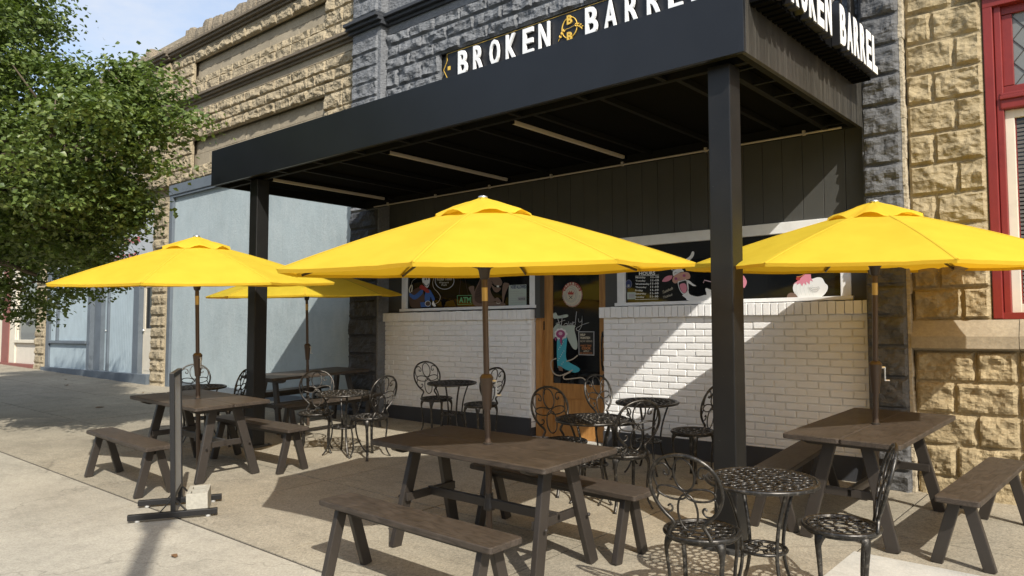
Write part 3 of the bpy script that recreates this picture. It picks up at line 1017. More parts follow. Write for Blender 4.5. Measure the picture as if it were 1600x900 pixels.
# --- helpers to lay out the window painting on the plane of the glass
_F = Vector((-sin(YAW) * cos(PITCH), cos(YAW) * cos(PITCH), sin(PITCH)))
_R = Vector((cos(YAW), sin(YAW), 0)); _U = _R.cross(_F)
def on_plane(px, py, Y):
    d = _F + _R * ((px - 800) / 1200.0) - _U * ((py - 450) / 1200.0)
    p = d * (Y / d.y)
    return Vector((p.x, Y, p.z + 1.5))
class Art:
    """flat painting on glass: polygons and strokes given in the units of a sketch (ox, oy, scale)"""
    def __init__(s, ox, oy, k, Y):
        s.ox, s.oy, s.k, s.Y = ox, oy, k, Y; s.mb = MB(); s.mats = []; s.n = 0
    def mi(s, m):
        if m not in s.mats: s.mats.append(m)
        return s.mats.index(m)
    def pt(s, p, lift=0.0):
        return on_plane(s.ox + p[0] / s.k, s.oy + p[1] / s.k, s.Y - lift)
    def fill(s, pts, m, smooth=True, lift=None):
        s.n += 1; lf = 0.0012 * s.n
        if smooth: pts = [(p.x, p.y) for p in catmull([(a, b, 0) for a, b in pts], 4, True)]
        from mathutils.geometry import tessellate_polygon
        tri = tessellate_polygon([[Vector((a, b, 0)) for a, b in pts]])
        vs = [s.pt(p) + Vector((0, -lf, 0)) for p in pts]
        s.mb.add(vs, [tuple(t) for t in tri], s.mi(m))
    def line(s, pts, wd, m, smooth=True, closed=False):
        s.n += 1; lf = 0.0012 * s.n
        if smooth: pts = [(p.x, p.y) for p in catmull([(a, b, 0) for a, b in pts], 5, closed)]
        if closed: pts = pts + [pts[0]]
        vs = []; fs = []
        for i, p in enumerate(pts):
            a = pts[max(i - 1, 0)]; b = pts[min(i + 1, len(pts) - 1)]
            t = Vector((b[0] - a[0], b[1] - a[1]));
            if t.length < 1e-6: t = Vector((1, 0))
            t.normalize(); nn = Vector((-t.y, t.x)) * wd / 2
            vs += [s.pt((p[0] + nn.x, p[1] + nn.y)) + Vector((0, -lf, 0)), s.pt((p[0] - nn.x, p[1] - nn.y)) + Vector((0, -lf, 0))]
            if i: fs.append((2 * i - 2, 2 * i - 1, 2 * i + 1, 2 * i))
        s.mb.add(vs, fs, s.mi(m))
    def oval(s, cx, cy, rx, ry, m, n=20, rot=0.0):
        s.fill([(cx + rx * cos(a) * cos(rot) - ry * sin(a) * sin(rot), cy + rx * cos(a) * sin(rot) + ry * sin(a) * cos(rot)) for a in [2 * pi * i / n for i in range(n)]], m, False)
    def ring(s, cx, cy, rx, ry, wd, m, n=28):
        s.line([(cx + rx * cos(2 * pi * i / n), cy + ry * sin(2 * pi * i / n)) for i in range(n)], wd, m, False, True)
    def text(s, t, x0, y0, x1, h, m, dy=0.0, off=0.02):
        """baseline from (x0,y0) to (x1,y0+dy), height h, y down"""
        s.n += 1; lf = 0.0012 * s.n
        mi = s.mi(m)
        def fn(u, v, d):
            return s.pt((x0 + u, y0 + dy * (u / max(1e-6, x1 - x0)) - v)) + Vector((0, -lf, 0))
        add_text(s.mb, t, fn, x1 - x0, h, off, mi=mi)
    def done(s, name, parent, label=None):
        return part2(s.mb, name, s.mats, parent, label=label)

wl = window(-8.60, -6.07, 1.83, 2.60)
wr = window(-4.86, -2.29, 1.82, 2.60)
GP = GY - 0.001
# left window: cowboy, sign bubble, ATM, bull, notice  (sketch units of an 8x crop at 630,420)
A = Art(630, 420, 8, GP)
A.fill([(95, 470), (75, 380), (95, 300), (150, 250), (210, 235), (255, 290), (270, 380), (240, 475), (150, 488)], P['dbrown'])
A.fill([(85, 300), (140, 330), (215, 270), (250, 265), (235, 320), (150, 385), (85, 345)], P['blue'])
A.fill([(280, 290), (330, 260), (360, 300), (400, 380), (370, 400), (345, 350), (330, 410), (275, 415)], P['blue'])
A.fill([(215, 420), (340, 415), (345, 475), (225, 480)], P['blue'], False)
A.fill([(230, 200), (300, 240), (335, 290), (300, 300), (250, 265), (205, 240)], P['red'])
A.fill([(250, 110), (330, 110), (335, 170), (310, 235), (270, 210), (245, 160)], P['white'])
A.line([(258, 178), (275, 205), (305, 215), (322, 185)], 9, P['black'])
A.oval(282, 130, 9, 13, P['black']); A.oval(312, 128, 9, 13, P['black'])
A.line([(95, 300), (85, 260), (110, 205), (120, 230), (112, 290)], 14, P['cream'])
A.oval(318, 435, 34, 32, P['dbrown']); A.ring(318, 435, 34, 32, 6, P['white'])
A.fill([(385, 400), (400, 430), (420, 465), (390, 468), (370, 440)], P['white'])
A.line([(110, 200), (130, 150), (180, 115)], 5, P['grey'])
A.line([(400, 440), (450, 415), (475, 350), (440, 290), (395, 240), (380, 170), (400, 110)], 6, P['rope'])
A.done('cowboy_painting', wl)
A = Art(630, 420, 8, GP)
A.ring(518, 150, 118, 105, 9, P['grey'])
A.text('Rootin Tootin', 425, 150, 610, 40, P['cream'], -8, 0.0)
A.text('Western', 450, 185, 570, 24, P['cream'], -4, 0.0)
A.text('Fun', 485, 215, 545, 24, P['cream'], -4, 0.0)
A.done('lasso_lettering', wl)
A = Art(630, 420, 8, GP)
A.ring(765, 388, 92, 58, 5, P['green'], 4) if False else A.line([(676, 335), (858, 332), (860, 442), (682, 448)], 6, P['green'], False, True)
A.text('ATM', 700, 428, 848, 74, P['green'], -3, 0.03)
A.line([(700, 335), (725, 100)], 3, P['dbrown'], False); A.line([(820, 333), (770, 100)], 3, P['dbrown'], False)
A.done('neon_letter_sign', wl)
A = Art(630, 420, 8, GP)
A.fill([(820, 235), (880, 215), (890, 270), (900, 380), (930, 410), (985, 425), (1230, 415), (1250, 465), (910, 468), (860, 330)], P['brown'])
A.fill([(985, 90), (1050, 90), (1100, 300), (1150, 380), (1120, 415), (900, 410), (890, 300), (940, 180)], P['brown'])
A.fill([(900, 300), (950, 190), (985, 100), (1000, 410), (905, 405)], P['dbrown'])
A.fill([(1060, 95), (1140, 100), (1200, 105), (1240, 160), (1225, 210), (1160, 215), (1120, 180), (1090, 250), (1065, 200)], P['brown'])
A.fill([(1100, 190), (1150, 230), (1225, 240), (1190, 290), (1140, 280)], P['brown'])
A.line([(1110, 150), (1140, 205), (1210, 215)], 7, P['black'])
A.fill([(1172, 208), (1205, 208), (1200, 232), (1176, 230)], P['white'], False)
A.oval(1090, 75, 12, 14, P['white']); A.oval(1120, 75, 12, 14, P['white']); A.oval(1092, 80, 5, 7, P['black'])
A.fill([(1258, 190), (1300, 175), (1335, 195), (1310, 250), (1280, 330), (1255, 445), (1245, 300)], P['brown'])
A.fill([(1155, 380), (1190, 360), (1230, 400), (1225, 440), (1180, 430)], P['brown'])
A.line([(1172, 425), (1200, 437), (1225, 425)], 7, P['cream'])
for k in range(6): A.line([(905 + k * 14, 360 - k * 34), (985, 330 - k * 34)], 4, P['black'], False)
A.done('bull_painting', wl)
A = Art(630, 420, 8, GP)
A.fill([(1320, 205), (1540, 195), (1542, 455), (1320, 460)], P['paper'], False)
A.text('NOBS ALLOWED', 1345, 250, 1538, 44, P['navy'], -4, 0.03)
for r in range(6):
    A.line([(1335, 285 + r * 28), (1500 if r % 2 else 1450, 281 + r * 28)], 5, P['grey'], False)
A.fill([(1440, 350), (1538, 345), (1538, 395), (1440, 400)], P['grey'], False)
A.text('NOTICE', 1450, 390, 1530, 24, P['black'], -2, 0.02)
A.done('notice', wl)

# right window: phone number, hours, cow, notices, hen
A = Art(970, 395, 10.587, GP)
A.text('449-3355', 330, 275, 636, 50, P['white'], -18, 0.03)
A.line([(290, 300), (635, 280)], 7, P['white'], False)
A.text('HOURS', 305, 372, 570, 58, P['white'], -8, 0.03)
A.line([(245, 388), (635, 368)], 7, P['white'], False)
for r, dname in enumerate(['Monday', 'Tuesday', 'Wednesday', 'Thursday', 'Friday', 'Saturday', 'Sunday']):
    wdd = [165, 165, 235, 185, 130, 185, 155][r]
    y = 432 + r * 53.5
    A.text(dname, 250, y, 250 + wdd, 36 if 'y' in dname else 30, P['white'], -2, 0.02)
    A.text('11-10', 500, y - 12, 636, 34, P['white'], -2, 0.03)
A.line([(255, 775), (640, 765)], 6, P['white'], False)
A.done('opening_hours', wr)
A = Art(970, 395, 10.587, GP)
A.oval(132, 515, 56, 72, P['navy'])
A.ring(132, 515, 50, 65, 4, P['grey'])
A.fill([(115, 525), (145, 525), (148, 568), (113, 568)], P['grey'], False)
A.fill([(110, 655), (245, 650), (248, 765), (112, 770)], P['paper'], False)
A.fill([(135, 680), (232, 676), (234, 745), (138, 748)], P['grey'], False)
A.done('window_sticker', wr)
A = Art(970, 395, 10.587, GP)
W_ = P['white']
A.fill([(1180, -20), (1215, -10), (1205, 50), (1160, 110), (1110, 140), (1068, 115), (1120, 75), (1160, 30)], W_)
A.line([(950, 75), (985, 70), (965, 95), (1000, 72)], 6, P['grey'])
A.fill([(915, 170), (985, 165), (1010, 260), (1045, 310), (980, 325), (880, 385), (862, 330), (880, 290), (935, 260)], W_)
A.oval(872, 255, 38, 42, W_); A.oval(878, 270, 22, 22, P['black'])
A.fill([(690, 470), (730, 410), (790, 380), (858, 378), (845, 430), (790, 470), (730, 480)], P['pink'])
A.fill([(860, 460), (880, 390), (950, 345), (1050, 320), (1125, 330), (1155, 380), (1140, 430), (1060, 445), (990, 460), (930, 500), (885, 500)], P['skin'])
A.oval(1055, 378, 25, 22, P['plum']); A.oval(920, 428, 24, 22, P['plum'])
A.fill([(950, 490), (1000, 465), (1080, 450), (1110, 460), (1128, 560), (1122, 640), (1075, 690), (1020, 670), (975, 600)], W_)
A.fill([(965, 500), (1010, 475), (1085, 460), (1105, 540), (1112, 620), (1070, 672), (1025, 655), (985, 590)], P['black'])
A.fill([(985, 530), (1040, 505), (1085, 520), (1105, 590), (1080, 660), (1040, 660), (1000, 600)], P['pink'])
for k in range(5): A.fill([(962 + k * 27, 470 - k * 6), (985 + k * 27, 466 - k * 6), (972 + k * 27, 488 - k * 6)], W_, False)
A.fill([(1115, 455), (1160, 470), (1205, 510), (1262, 545), (1215, 552), (1165, 520), (1130, 500)], W_)
A.fill([(1035, 700), (1110, 670), (1135, 630), (1160, 690), (1280, 725), (1400, 700), (1435, 690), (1415, 600), (1450, 590), (1560, 660), (1560, 800), (1160, 795), (1090, 750)], W_)
A.line([(1385, 500), (1400, 455), (1530, 485)], 14, P['mauve'], False)
A.line([(900, 345), (920, 325), (940, 328)], 6, P['black'])
A.line([(990, 420), (970, 445), (910, 460)], 4, P['plum'])
A.done('laughing_cow_painting', wr)
A = Art(970, 395, 10.587, GP)
A.text('Tastebuds', 690, 680, 860, 50, P['cream'], -75, 0.0)
A.text('Tickled', 700, 760, 850, 40, P['cream'], -50, 0.0)
A.done('handwritten_lettering', wr)
A = Art(1160, 410, 10, GP)
A.fill([(790, 400), (820, 320), (900, 290), (1080, 260), (1180, 232), (1250, 250), (1290, 320), (1335, 370), (1320, 450), (1230, 540), (1060, 558), (900, 555), (820, 490)], W_)
A.fill([(790, 350), (860, 290), (930, 225), (985, 185), (1070, 185), (1075, 240), (1105, 300), (1060, 280), (1050, 345), (1000, 300), (1000, 360), (960, 320), (935, 375), (900, 325), (850, 355), (850, 320)], P['pink'], False)
A.fill([(840, 250), (870, 225), (910, 240), (890, 280), (850, 275)], P['red'])
A.line([(850, 225), (920, 215), (975, 180)], 14, P['orange'])
for q in (0, 1, 2): A.line([(1040 + q * 22, 380 - q * 6 + q * 8), (1080 + q * 10, 440 - q * 24), (1160, 455 - q * 30), (1215 - q * 8, 400 - q * 12)], 6, P['grey'])
for q in range(5): A.line([(860 + q * 60, 330 + q * 6), (845 + q * 62, 420), (880 + q * 60, 520)], 3, P['paper'])
A.fill([(715, 510), (760, 475), (830, 490), (870, 560), (715, 572)], P['brown'])
A.done('hen_painting', wr)
A = Art(1160, 410, 10, GP)
A.fill([(10, 215), (40, 235), (70, 300), (50, 370), (15, 390)], P['pink'])
A.done('pink_painting', wr)

# the wooden door
DY = WY + 0.12
mb = MB()
dx0, dx1 = -6.0, -5.03
dz0, dz1 = gz(-5.5, WY) + 0.02, 2.60
mb.box(dx0 - .10, dx0, DY - 0.04, DY + 0.1, dz0 - .1, dz1 + .05, 0, .004)        # jambs
mb.box(dx1, dx1 + .10, DY - 0.04, DY + 0.1, dz0 - .1, dz1 + .05, 0, .004)
mb.box(dx0, dx0 + .135, DY, DY + 0.05, dz0, dz1, 0, .004)
mb.box(dx1 - .135, dx1, DY, DY + 0.05, dz0, dz1, 0, .004)
mb.box(dx0 + .135, dx1 - .135, DY + .002, DY + 0.05, 0.72, 0.90, 0, .004)
mb.box(dx0 + .135, dx1 - .135, DY + .002, DY + 0.05, dz1 - .16, dz1, 0, .004)
mb.box(dx0 + .135, dx1 - .135, DY + .002, DY + 0.05, dz0, dz0 + .18, 0, .004)
mb.box(dx0 + .135, dx1 - .135, DY + .016, DY + 0.05, dz0 + .18, 0.72, 0, .002)
dr = part(mb, 'door', M['door'], rb, label='oak door with a tall dark glass and painted boot')
mb = MB(); mb.box(dx0 + .132, dx1 - .132, DY + .016, DY + .028, 0.899, dz1 - .15)
part2(mb, 'door_glass', M['glass'], dr)
mb = MB()
hx = dx1 - .065
hp = catmull([(hx, DY + .0, 1.50), (hx, DY - .035, 1.49), (hx, DY - .055, 1.44), (hx, DY - .06, 1.30), (hx, DY - .055, 1.16), (hx, DY - .035, 1.11), (hx, DY + .0, 1.10)], 4)
mb.tube(hp, 0.011, 8)
for zz, r in ((1.50, .038), (1.10, .038), (1.01, .028)):
    mb.lathe([(r, 0), (r * .9, .012), (0.004, .016)], 14)
    n_ = 14 * 3
    for i in range(len(mb.v) - n_, len(mb.v)):
        v = mb.v[i]; mb.v[i] = (hx + v[0], DY - v[2], zz + v[1])
part2(mb, 'handle', M['iron'], dr, True)
mb = MB()
for zz in (0.75, 1.55, 2.3):
    mb.box(dx0 - .012, dx0 + .012, DY - .012, DY + .004, zz, zz + .11, 0, .002)
part2(mb, 'hinge', M['iron'], dr)
DG = DY + .015
A = Art(850, 420, 4.5, DG)
A.oval(200, 181, 71, 88, P['cream'])
A.ring(200, 181, 68, 84, 4, P['red'])
pts = [(200 + 62 * cos(a), 181 + 77 * sin(a)) for a in [radians(200 + i * 14) for i in range(11)]]
A.line(pts, 22, P['red'])
for i, ch in enumerate('AMERICAN'):
    a = radians(212 + i * 16.6); A.text(ch, 200 + 62 * cos(a) - 6, 181 + 77 * sin(a) + 8, 200 + 62 * cos(a) + 6, 16, P['cream'], 0, 0.03)
for i, ch in enumerate('BEST RESTAURANTS'):
    if ch == ' ': continue
    a = radians(172 - i * 10.9); A.text(ch, 200 + 62 * cos(a) - 4, 181 + 76 * sin(a) + 6, 200 + 62 * cos(a) + 4, 12, P['grey'], 0, 0.02)
A.ring(200, 181, 44, 55, 3, P['grey']); A.ring(200, 184, 34, 44, 4, P['grey'])
A.fill([(182, 182), (178, 160), (188, 170), (192, 152), (200, 168), (208, 152), (212, 170), (222, 160), (218, 182)], P['red'], False)
A.line([(188, 190), (212, 214)], 4, P['black'], False); A.line([(212, 190), (188, 214)], 4, P['black'], False)
A.done('award_sticker', dr)
A = Art(850, 420, 4.5, DG)
A.fill([(55, 440), (80, 400), (100, 385), (130, 400), (180, 395), (220, 400), (215, 430), (235, 520), (230, 565), (205, 560), (175, 510), (150, 470), (80, 480), (60, 500)], P['paper'])
A.fill([(62, 320), (85, 308), (100, 330), (160, 320), (170, 335), (140, 345), (90, 350), (70, 350)], P['paper'])
A.fill([(98, 470), (160, 470), (155, 600), (170, 650), (245, 695), (248, 720), (210, 730), (160, 710), (120, 690), (95, 680)], P['turq'])
A.fill([(98, 680), (130, 690), (135, 720), (108, 715)], P['brown'], False)
for i in range(9):
    a = i * 2 * pi / 9; A.oval(122 + 33 * cos(a), 458 + 30 * sin(a), 13, 12, P['white'])
A.oval(122, 458, 32, 28, P['plum']); A.oval(122, 455, 14, 12, P['mauve'])
A.fill([(118, 480), (135, 480), (132, 540), (120, 520)], P['plum'], False); A.fill([(78, 490), (95, 480), (92, 510)], P['plum'], False)
for i in range(14):
    A.oval(108 + (i * 37) % 45, 500 + i * 13, 2.6, 3.2, P['white'])
A.line([(100, 630), (68, 645), (62, 680), (80, 730), (120, 750), (170, 735), (215, 710)], 8, P['rope'])
A.line([(170, 650), (215, 635), (250, 608)], 8, P['rope'])
A.line([(200, 725), (155, 750), (160, 775), (220, 770), (280, 765), (308, 785)], 8, P['rope'])
A.done('boot_painting', dr)
A = Art(850, 420, 4.5, DG)
A.line([(95, 345), (110, 400), (90, 425)], 5, P['grey']); A.line([(130, 330), (122, 400)], 5, P['grey']); A.line([(85, 385), (150, 360)], 4, P['grey'])
A.line([(150, 385), (140, 400), (160, 405), (165, 385), (150, 385)], 4, P['grey'])
A.line([(175, 370), (180, 400), (192, 380), (198, 400), (206, 370)], 4, P['grey'])
A.line([(232, 300), (226, 350), (222, 395)], 5, P['grey']); A.line([(226, 375), (208, 380), (208, 398), (224, 392)], 4, P['grey'])
A.line([(245, 350), (250, 375), (268, 365), (272, 330), (268, 400), (245, 435), (230, 420), (270, 395), (320, 378)], 4, P['grey'])
A.done('howdy_lettering', dr)
A = Art(850, 420, 4.5, DG)
A.fill([(242, 440), (354, 440), (354, 610), (244, 606)], P['grey'], False)
A.fill([(248, 446), (348, 446), (348, 603), (250, 600)], P['black'], False)
A.text('HELP', 256, 472, 292, 16, P['cream'], 0, 0.04); A.text('WANTED!', 256, 494, 326, 17, P['cream'], 0, 0.04)
A.text('NOW HIRING', 256, 516, 342, 14, P['rope'], 0, 0.02)
A.text('PART TIME', 260, 546, 336, 12, P['orange'], 0, 0.03); A.text('COOK', 268, 568, 334, 20, P['orange'], 0, 0.05)
A.text('APPLY', 280, 584, 322, 10, P['cream'], 0, 0.02); A.text('INSIDE', 258, 598, 344, 10, P['orange'], 0, 0.02)
A.done('poster', dr)
# threshold
mb = MB(); mb.box(-6.12, -5.03, WY + 0.02, DY + 0.2, gz(-5.5, WY) - 0.1, gz(-5.9, WY) + 0.012, 0, .005)
part(mb, 'threshold', M['walkw'], rb)

# ------------------------------------------------------------------ WALL SIGN over the canopy
ws = thing('wall_sign', 'long black wall sign with white letters BROKEN BARREL set in the stone recess', 'sign', (-5.5, WY, 5.2))
BY = WY + 0.02
mb = MB()
bz0, bz1, bzc = 4.99, 5.45, 5.22
def outline(off):
    xl_, xr_ = -7.66 + off, -3.30 - off
    o_ = off
    return [(xl_, bz0 + o_), (xr_, bz0 + o_), (xr_, bzc - .12), (xr_ + .07, bzc), (xr_, bzc + .12), (xr_, bz1 - o_), (xl_, bz1 - o_), (xl_, bzc + .12), (xl_ - .07, bzc), (xl_, bzc - .12)]
def wall_prism(mb, poly, y0, y1, mi=0):
    o = len(mb.v); mb.prism(poly, y0, y1, mi)
    for i in range(o, len(mb.v)):
        v = mb.v[i]; mb.v[i] = (v[0], -v[2], v[1])
wall_prism(mb, outline(0), -(BY + .04), -BY)
brd = part(mb, 'board', M['lead'], ws)
mb = MB()
oo = outline(0.012) + [outline(0.012)[0]]; 
for a, b in zip(oo[:-1], oo[1:]):
    mb.beam((a[0], BY - .003, a[1]), (b[0], BY - .003, b[1]), 0.005, 0.009, (0, 1, 0), 0)
mb.box(-7.635, -7.585, BY - .006, BY, bzc - .02, bzc + .035)
part(mb, 'gold_border', M['gold'], ws)
LX = [-7.39, -7.10, -6.80, -6.51, -6.22, -5.96]
RX = [-5.24, -4.97, -4.68, -4.39, -4.12, -3.84]
for ch, X in list(zip('BROKEN', LX)) + list(zip('BARREL', RX)):
    mb = MB()
    add_text(mb, ch, fw(X, 5.055, BY - 0.035), 0.172 if ch != 'L' else .15, 0.345, 0.018, 0.014)
    part(mb, 'letter', M['letter'], ws)
mb = MB()
cx_, cz_ = -5.50, 5.245
mb.tube([(cx_ + 0.115 * cos(a), BY - .01, cz_ + 0.13 * sin(a)) for a in [2 * pi * i / 28 for i in range(28)]], 0.007, 6, True)
add_text(mb, 'B', fw(cx_ - .035, cz_ + .04, BY - .012), 0.075, 0.115, 0.03, 0.008)
add_text(mb, 'B', fw(cx_ - .035, cz_ - .17, BY - .012), 0.075, 0.115, 0.03, 0.008)
mb.tube(catmull([(cx_ - .17, BY - .014, cz_ - .13), (cx_ - .08, BY - .014, cz_ - .02), (cx_, BY - .014, cz_ - .01), (cx_ + .1, BY - .014, cz_ + .0), (cx_ + .19, BY - .014, cz_ - .06)], 5), 0.004, 5)
for (gx, gz_, an) in [(-.15, -.10, 50), (-.125, -.065, 50), (-.095, -.035, 45), (.08, .01, -10), (.115, .005, -20), (.15, -.01, -30), (.18, -.035, -40)]:
    for sd in (-1, 1):
        a = radians(an + sd * 32)
        mb.tube([(cx_ + gx, BY - .016, cz_ + gz_), (cx_ + gx + .02 * cos(a), BY - .018, cz_ + gz_ + .02 * sin(a)), (cx_ + gx + .042 * cos(a), BY - .016, cz_ + gz_ + .042 * sin(a))], [.002, .010, .001], 6)
part(mb, 'emblem', M['gold'], ws)

# ------------------------------------------------------------------ CANOPY
cn = thing('canopy', 'black metal canopy on two square posts over the white brick shopfront', 'canopy', (-5.6, 6.0, 3.4))
CX0, CX1, CY0, CZ0, CZ1 = -9.20, -2.11, 4.77, 3.37, 3.82
mb = MB()
mb.box(CX0, CX1, CY0, CY0 + 0.03, CZ0, CZ1, 0, .004)
part(mb, 'front_fascia', M['fascia'], cn)
mb = MB()
mb.box(CX1 - .03, CX1 + .002, CY0 + 0.03, WY - .1, CZ0, CZ1 - .002, 0, .004)
part(mb, 'side_fascia', M['canopy'], cn)
mb = MB()
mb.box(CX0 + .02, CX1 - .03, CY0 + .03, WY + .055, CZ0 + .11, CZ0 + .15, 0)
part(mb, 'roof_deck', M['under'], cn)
mb = MB()
mb.box(CX0 + .02, CX1 - .03, CY0 + .03, CY0 + .06, CZ0 + .0, CZ0 + .022, 0)
mb.box(CX0 + .02, CX1 - .03, CY0 + .20, CY0 + .25, CZ0 + .0, CZ0 + .10, 0)
mb.box(CX0 + .02, CX1 - .03, WY - .24, WY - .17, CZ0 + .0, CZ0 + .10, 0)
mb.box(CX1 - .08, CX1 - .03, CY0 + .06, WY - .2, CZ0 + .001, CZ0 + .022, 0)
mb.box(CX1 - .30, CX1 - .25, CY0 + .25, WY - .24, CZ0 + .001, CZ0 + .10, 0)
mb.box(CX0 + .02, CX0 + .07, CY0 + .06, WY - .2, CZ0 + .001, CZ0 + .10, 0)
for i in range(1, 10):
    x = CX0 + i * (CX1 - CX0) / 10
    mb.box(x - .02, x + .02, CY0 + .06, CY0 + .20, CZ0 + .002, CZ0 + .02, 0)
    mb.box(x - .02, x + .02, CY0 + .25, WY - .24, CZ0 + .06, CZ0 + .105, 0)
for i in range(6):
    y = CY0 + .35 + i * .38
    mb.box(CX1 - .25, CX1 - .08, y - .015, y + .015, CZ0 + .003, CZ0 + .018, 0)
part(mb, 'frame', M['frame'], cn)
for (x, a, b) in ((-8.32, 5.1, 6.85), (-6.15, 5.12, 6.98), (-4.42, 5.1, 6.9)):
    mb = MB(); mb.box(x - .016, x + .016, a, b, CZ0 + .0, CZ0 + .035, 0, .006)
    o = part(mb, 'strip_light', M['strip'], cn)
    c_ = MB(); c_.box(x - .02, x + .02, b, b + .05, CZ0 - .002, CZ0 + .045, 0, .004); c_.box(x - .02, x + .02, a - .03, a, CZ0 - .002, CZ0 + .055, 0, .004)
    part2(c_, 'end_cap', M['under'], o)
mb = MB(); mb.tube([(-8.9, WY - .25, CZ0 + .0), (-2.25, WY - .25, CZ0 + .0)], 0.010, 8)
for k in range(7): mb.box(-8.6 + k * 1.0, -8.575 + k * 1.0, WY - .265, WY - .235, CZ0 - .014, CZ0 + .03, 0)
part(mb, 'conduit', M['strip'], cn)
def column(x0, x1, y0, y1):
    mb = MB(); zg = gz((x0 + x1) / 2, y0)
    mb.box(x0, x1, y0, y1, zg, CZ0 + .0, 0, .008)
    o = part(mb, 'post', M['post'], cn, 'auto' if False else False)
    p_ = MB(); zc = gz((x0 + x1) / 2, (y0 + y1) / 2)
    p_.box(x0 - .06, x1 + .06, y0 - .06, y1 + .06, zc - .02, zc + .016, 0, .004)
    for sx in (x0 - .035, x1 + .035):
        for sy in (y0 - .035, y1 + .035):
            p_.lathe([(.014, .016), (.014, .028), (.008, .034)], 6, (sx, sy, zc))
    part2(p_, 'base_plate', M['bracket'], o)
column(-2.44, -2.275, 4.90, 5.065)
column(-8.49, -8.325, 4.90, 5.065)

# side sign: channel letters facing +X
ss = thing('side_sign', 'black channel letter sign BROKEN BARREL on the side of the canopy facing right', 'sign', (-2.0, 6.0, 3.9))
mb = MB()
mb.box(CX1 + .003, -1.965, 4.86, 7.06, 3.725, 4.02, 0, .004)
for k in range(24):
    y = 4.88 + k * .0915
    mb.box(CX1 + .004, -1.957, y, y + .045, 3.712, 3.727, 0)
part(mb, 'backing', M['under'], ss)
def fx(Y, Z, X):
    return lambda u, v, d: (X + d, Y + u, Z + v)
yy0 = 4.90
for i, ch in enumerate('BROKEN BARREL'):
    if ch == ' ': continue
    y = yy0 + i * 0.1655
    mb = MB()
    add_text(mb, ch, fx(y - .01, 3.735, -1.93), 0.152, 0.335, 0.06, 0.03)
    lt = part(mb, 'letter', M['lead'], ss)
    mb = MB()
    add_text(mb, ch, fx(y, 3.745, -1.897), 0.132, 0.315, 0.035, 0.002)
    part2(mb, 'letter_face', M['letter'], lt)
# wall bracket by the canopy
wb = thing('wall_bracket', 'small black scrolled iron bracket on the grey wall above the side sign', 'bracket', (-2.2, WY - .1, 4.5))
mb = MB()
mb.box(-2.20, -2.17, WY - .16, WY - .02, 4.28, 5.2, 0, .004)
mb.box(-2.24, -2.13, WY - .18, WY - .15, 4.33, 4.37, 0, .004)
mb.tube(catmull([(-2.19, WY - .17, 4.36), (-2.25, WY - .3, 4.40), (-2.27, WY - .36, 4.5), (-2.22, WY - .28, 4.56), (-2.24, WY - .24, 4.48)], 5), .014, 6)
mb.tube(catmull([(-2.19, WY - .17, 4.6), (-2.22, WY - .3, 4.62), (-2.24, WY - .36, 4.75), (-2.2, WY - .3, 4.85), (-2.2, WY - .17, 4.9)], 5), .014, 6)
part(mb, 'bracket', M['iron'], wb, True)

# ------------------------------------------------------------------ RIGHT TAN BUILDING
sb = thing('golden_stone_building', 'golden rock-faced stone building with a red framed window on the right edge', 'building', (1.5, WY + 1, 0.2))
mb = MB()
mb.box(-1.76, -1.16, WY + 0.03, WY + 9, -.3, 10)
mb.box(0.25, 7.0, WY + 0.03, WY + 9, -.3, 10)
mb.box(-1.16, 0.25, WY + 0.03, WY + 9, -.3, 1.3)
mb.box(-1.16, 0.25, WY + 0.03, WY + 9, 4.6, 10)
mb.box(-1.16, 0.25, WY + 0.5, WY + 9, 1.3, 4.6)
part(mb, 'core_wall', M['tan_smooth'], sb)
mb = MB()
zo = 1.62
rock_wall(mb, -1.76, -1.17, 1.62, 4.33, WY, 0.271, 0.5, 0, zo, 0.036, 0.0125, alt=[0.38, 0.21])
rock_wall(mb, -1.76, -1.17, 4.33, 6.5, WY, 0.271, 0.5, 0, zo, 0.032, 0.03, alt=[0.38, 0.21])
part(mb, 'rock_faced_wall', M['tan_r'], sb)
mb = MB()
rock_wall(mb, -1.76, 4.0, -0.05, 1.36, WY, 0.266, 0.43, 0, 0.03, 0.036, 0.018, alt=[0.46, 0.30])
part(mb, 'rock_faced_wall', M['tan_r'], sb)
mb = MB()
def beveled_sill(mb, x0, x1, y, z0, z1, p):
    pr = [(y + .1, z0), (y - p * .2, z0), (y - p, z0 + .02), (y - p, z0 + .12), (y - .015, z1), (y + .1, z1)]
    vs = [(x, a, b) for x in (x0, x1) for a, b in pr]; n = len(pr)
    mb.add(vs, [tuple(range(n)), tuple(range(2 * n - 1, n - 1, -1))] + [(k, n + k, n + (k + 1) % n, (k + 1) % n) for k in range(n)])
beveled_sill(mb, -1.765, -0.98, WY, 1.36, 1.618, 0.09)
beveled_sill(mb, -0.975, 1.6, WY, 1.362, 1.62, 0.09)
part(mb, 'sandstone_sill', M['tan_smooth'], sb)
mb = MB()
mb.box(-1.27, 1.0, WY - 0.06, WY + .1, 4.345, 4.62, 0, .01)
part(mb, 'lintel', M['tan_smooth'], sb)
mb = MB()
wx0, wx1, wz0, wz1 = -1.16, 0.25, 1.625, 4.34
fy = WY + 0.01
mb.box(wx0, wx0 + .07, fy - .02, fy + .12, wz0, wz1, 0, .006)
mb.box(wx0, wx0 + .2, fy + .085, fy + .13, wz0, wz1 - .01, 0)
mb.box(wx0 + .075, wx0 + .125, fy + .01, fy + .12, wz0, wz1, 0, .006)
mb.box(wx1 - .10, wx1, fy - .02, fy + .12, wz0, wz1, 0, .006)
mb.box(wx0, wx1, fy - .023, fy + .12, wz1 - .10, wz1 - .001, 0, .006)
